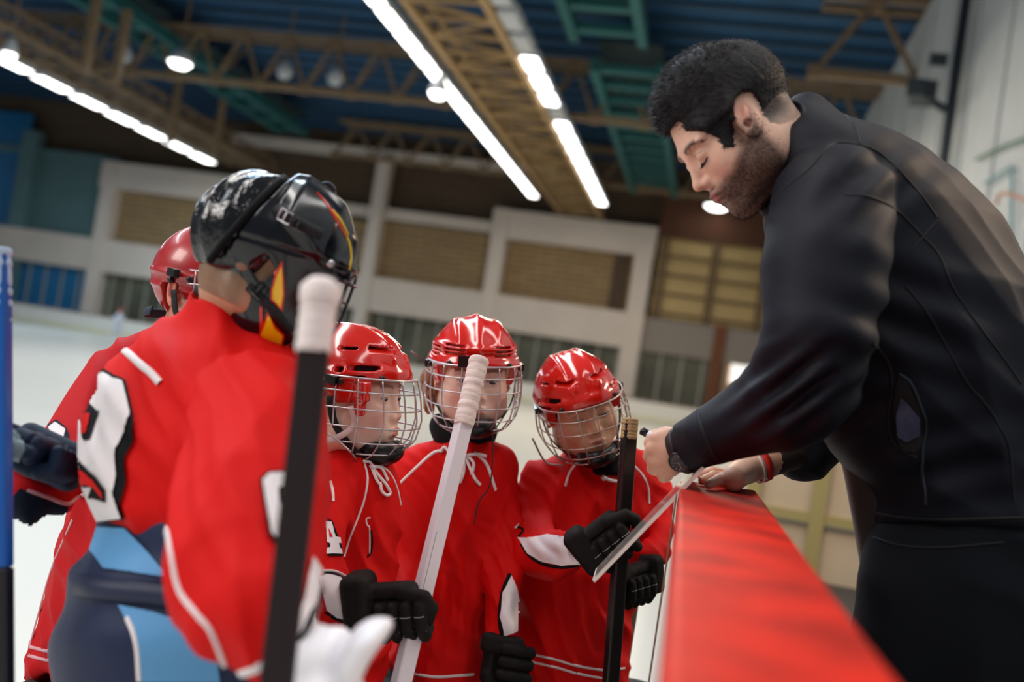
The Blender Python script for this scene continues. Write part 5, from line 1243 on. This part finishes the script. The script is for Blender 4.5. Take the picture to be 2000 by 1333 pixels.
# trousers
M_tr = mat('black_trousers', srgb(14, 18, 26), .75, spec=.25, bump=.3, bscale=400, dist=.001)
pf = comp([(loft([(1005, 1700, 2140, 1.7, .155), (1040, 1688, 2140, 1.7, .165), (1100, 1678, 2145, 1.7, .17), (1200, 1668, 2140, 1.7, .165), (1333, 1665, 2100, 1.7, .15), (1450, 1680, 2080, 1.7, .13)], 2.3), 0)])
lo, hi = bnds(box(1650, 2170, 1000, 1460, 1.5, 1.9)); tr = body('trousers', pf, lo, hi, .009, M_tr, coach, 2, folds([((.2, 1, .1), .03, .005, 1.5), ((1, .4, .1), .04, .004, 3)]), bvh=True)
ribbon('seam', tr, [(1705, 1050), (1760, 1066), (1840, 1070), (1960, 1060)], .004, M_seam, tr)
b = MB(); hp = Wp(1870, 1400, 1.7)
for sg in (-.1, .1):
    h0 = hp+[sg*.6, sg*.9, 0]; b.tube(spline([h0, [h0[0], h0[1], .65], [h0[0], h0[1], .3]], 5), np.interp(np.linspace(0, 1, 11), [0, .5, 1], [.11, .085, .075]), 18)
b.build('trouser_leg', M_tr, tr, True)
for sg in (-.1, .1):
    q = hp+[sg*.6, sg*.9, 0]; b = MB(); b.tube([[q[0]+.08, q[1], .31], [q[0], q[1], .33], [q[0]-.1, q[1], .3], [q[0]-.2, q[1], .285]], [.035, .05, .045, .03], 14); b.build('shoe', SH_BLACK, coach, True)
# hands
def hand_col(V): return np.tile(col(224, 172, 146), (len(V), 1))
fh = comp([(chain([(1372, 864, 1.67, 32), (1330, 880, 1.685, 38), (1308, 884, 1.69, 40)]), 0), (ell(P(1300, 884, 1.69), (.03, .036, .022)), .012),
           (chain([(1304, 856, 1.685, 17), (1282, 858, 1.685, 15), (1270, 866, 1.70, 13), (1276, 872, 1.725, 12)]), .008),
           (chain([(1302, 876, 1.68, 17), (1276, 878, 1.68, 15), (1268, 892, 1.70, 13), (1278, 898, 1.725, 12)]), .006),
           (chain([(1304, 898, 1.68, 17), (1282, 902, 1.68, 15), (1276, 916, 1.70, 13), (1288, 918, 1.725, 12)]), .006),
           (chain([(1312, 916, 1.685, 16), (1298, 922, 1.69, 14), (1296, 932, 1.70, 12), (1304, 930, 1.725, 11)]), .006),
           (chain([(1330, 856, 1.7, 16), (1302, 846, 1.73, 13), (1278, 852, 1.75, 12)]), .008)])
lo, hi = bnds(box(1240, 1390, 820, 950, 1.62, 1.8), .02); body('hand', fh, lo, hi, .0022, mat('hand_skin', srgb(224, 172, 146), .5, sss=.1, bump=.15, bscale=400, var=.05, vscale=60), coach, 1)
zt = 1.36-.139
def onb(px, py, up=.0): return onZ(px, py, zt+up)
bs = lambda w: (np.asarray(w)-CAM) @ BASIS.T
h0 = bs(onb(1432, 936, .022)); fing = []
for px0, py0, px1, py1 in ((1412, 926, 1368, 929), (1416, 934, 1372, 939), (1424, 941, 1384, 947)):
    a_, b_ = bs(onb(px0, py0, .014)), bs(onb(px1, py1, .009)); mid = (a_+b_)/2+np.array([0, .006, 0]); fing += [(cap(a_, mid, .0105, .0095), .006), (cap(mid, b_, .0095, .008), .003)]
fh2 = comp([(chain([(1600, 862, 1.96, 34), (1500, 902, 1.93, 31), (1455, 918, 1.91, 27)]), 0), (cap(P(1455, 918, 1.91), h0, .026, .022), .01)]+fing)
lo, hi = bnds(box(1340, 1620, 810, 990, 1.7, 2.04), .07); hf_ = body('hand', fh2, lo, hi, .0026, mat('hand_skin', (1, 1, 1)), coach, 1, bvh=True)
def bandring(pc, axis, r, w, m, name, th=.002):
    c = cam2w(P(*pc)); a = axis/np.linalg.norm(axis); u = np.cross(a, fwd); u /= np.linalg.norm(u); v = np.cross(a, u); b = MB(); n = 28; V = []
    for k in range(n):
        t = 2*math.pi*k/n; d = math.cos(t)*u+math.sin(t)*v
        for s_, q_ in ((-1, 0), (-1, 1), (1, 1), (1, 0)): V.append(c+d*(r+q_*th)+a*s_*w/2)
    b.add(V, [(k*4+i, k*4+(i+1) % 4, ((k+1) % n)*4+(i+1) % 4, ((k+1) % n)*4+i) for k in range(n) for i in range(4)]); return b.build(name, m, coach, True)
axf = Wp(1600, 862, 1.96)-Wp(1455, 918, 1.91)
bandring((1486, 908, 1.925), axf, .0325, .013, mat('red_band', srgb(214, 30, 20), .6), 'wristband'); bandring((1475, 912, 1.922), axf, .032, .005, M_white, 'wristband')
axn = Wp(1400, 850, 1.64)-Wp(1325, 884, 1.687)
bandring((1338, 878, 1.678), axn, .037, .02, mat('watch_strap', srgb(40, 30, 34), .5), 'watch_strap', .004)
c = Wp(1328, 902, 1.645); n = wdir((-.35, -.42, -.84)); b = MB(); b.tube([c-n*.006, c+n*.002, c+n*.005, c+n*.0055], [.019, .0195, .018, .0155], 28, nrm=CU); wt = b.build('watch', mat('watch_steel', srgb(70, 62, 66), .25, metal=.9), coach, True)
b = MB(); b.tube([c+n*.0045, c+n*.0052], [.0155, .0155], 28, nrm=CU); b.build('dial', mat('watch_dial', srgb(24, 18, 20), .2), wt, True)
u = np.cross(n, CU); u /= np.linalg.norm(u); v = np.cross(n, u); b = MB()
for k in range(12): d = math.cos(k*math.pi/6)*u+math.sin(k*math.pi/6)*v; b.bar(c+n*.0056+d*.011, c+n*.0056+d*.0138, .0012, .0006)
b.bar(c+n*.0058, c+n*.0058+u*.009, .0012, .0006); b.bar(c+n*.0058, c+n*.0058+v*.011-u*.003, .001, .0006); b.build('dial_marks', mat('watch_marks', srgb(190, 170, 160), .4), wt)

# marker pen
a, e = Wp(1252, 841, 1.722), Wp(1310, 874, 1.700); ax = e-a; rt = empty('marker_pen', e, label='white marker pen with black cap in the fist of the man', cat='marker')
b = MB(); b.tube([a+ax*.22, a+ax*.24, a+ax*1.5], [.0065, .0075, .0075], 18); b.build('barrel', mat('marker_white', srgb(232, 230, 240), .3), rt, True)
b = MB(); b.tube([a, a+ax*.015, a+ax*.24], [.0055, .0072, .0068], 18); b.build('pen_cap', M_blackp, rt, True)
# tactic board held almost edge-on
A = Wp(1157, 1134, 1.66); Bq = Wp(1372, 912, 1.60); dpt = ray(1262, 1020)+CU*.030-CR*.028; dpt /= np.linalg.norm(dpt); wdt = .24
C4 = [A, Bq, Bq+dpt*wdt, A+dpt*wdt]; n = np.cross(Bq-A, dpt); n /= np.linalg.norm(n); n = n if n[2] > 0 else -n
wb = empty('tactic_board', A, label='white tactic board held nearly edge-on between the man and the children', cat='board')
b = MB(); th = .0055; b.add([c-n*th for c in C4]+[c for c in C4], [(3, 2, 1, 0), (4, 5, 6, 7), (0, 1, 5, 4), (1, 2, 6, 5), (2, 3, 7, 6), (3, 0, 4, 7)]); b.build('rim', mat('board_rim_white', srgb(236, 224, 216), .35), wb)
ins = lambda c, k: c+(np.mean(C4, 0)-c)*k
b = MB(); b.add([ins(c, .05)+n*.0004 for c in C4]+[ins(c, .05)+n*.001 for c in C4], [(4, 5, 6, 7), (3, 2, 1, 0), (0, 1, 5, 4), (1, 2, 6, 5), (2, 3, 7, 6), (3, 0, 4, 7)]); b.build('writing_face', mat('board_face', srgb(214, 200, 190), .08, coat=.6), wb)
b = MB(); q = Wp(1322, 964, 1.615); q2 = onZ(1262, 1333, 0.3); b.tube([q, [q[0], q[1], q[2]-.3], [q[0], q[1], q[2]-.75]], .0016, 6); b.build('cord', mat('brown_cord', srgb(120, 84, 60), .6), wb, True)
# distant skater
c = onZ(226, 662, 0.0)
sk = MB(); x0, y0 = c[0], c[1]
V_ops = comp([(cap((0, 0, .8), (0, 0, 1.25), .16, .19), 0), (sph((0, .02, 1.52), .11), .03), (cap((-.1, 0, .8), (-.16, -.05, .1), .1, .07), .05), (cap((.1, 0, .8), (.18, .1, .1), .1, .07), .05), (cap((.2, 0, 1.3), (.32, -.15, 1.0), .07, .05), .05), (cap((-.2, 0, 1.3), (-.3, -.2, 1.0), .07, .05), .05)])
V, Q = nets(V_ops, (-.5, -.5, 0), (.5, .5, 1.8), .03, 1); dsk = mesh_obj('person', V+[x0, y0, -.02], Q, mat('pale_kit', srgb(196, 200, 214), .7), None, True, base=(x0, y0, 0)); tag(dsk, 'small far skater in pale kit near the distant rink boards', 'person')
V, Q = nets(ell((0, .02, 1.56), (.13, .14, .12)), (-.2, -.2, 1.4), (.2, .2, 1.75), .02, 1); mesh_obj('helmet', V+[x0, y0, .03], Q, mat('far_red', srgb(190, 60, 60), .5), dsk, True)
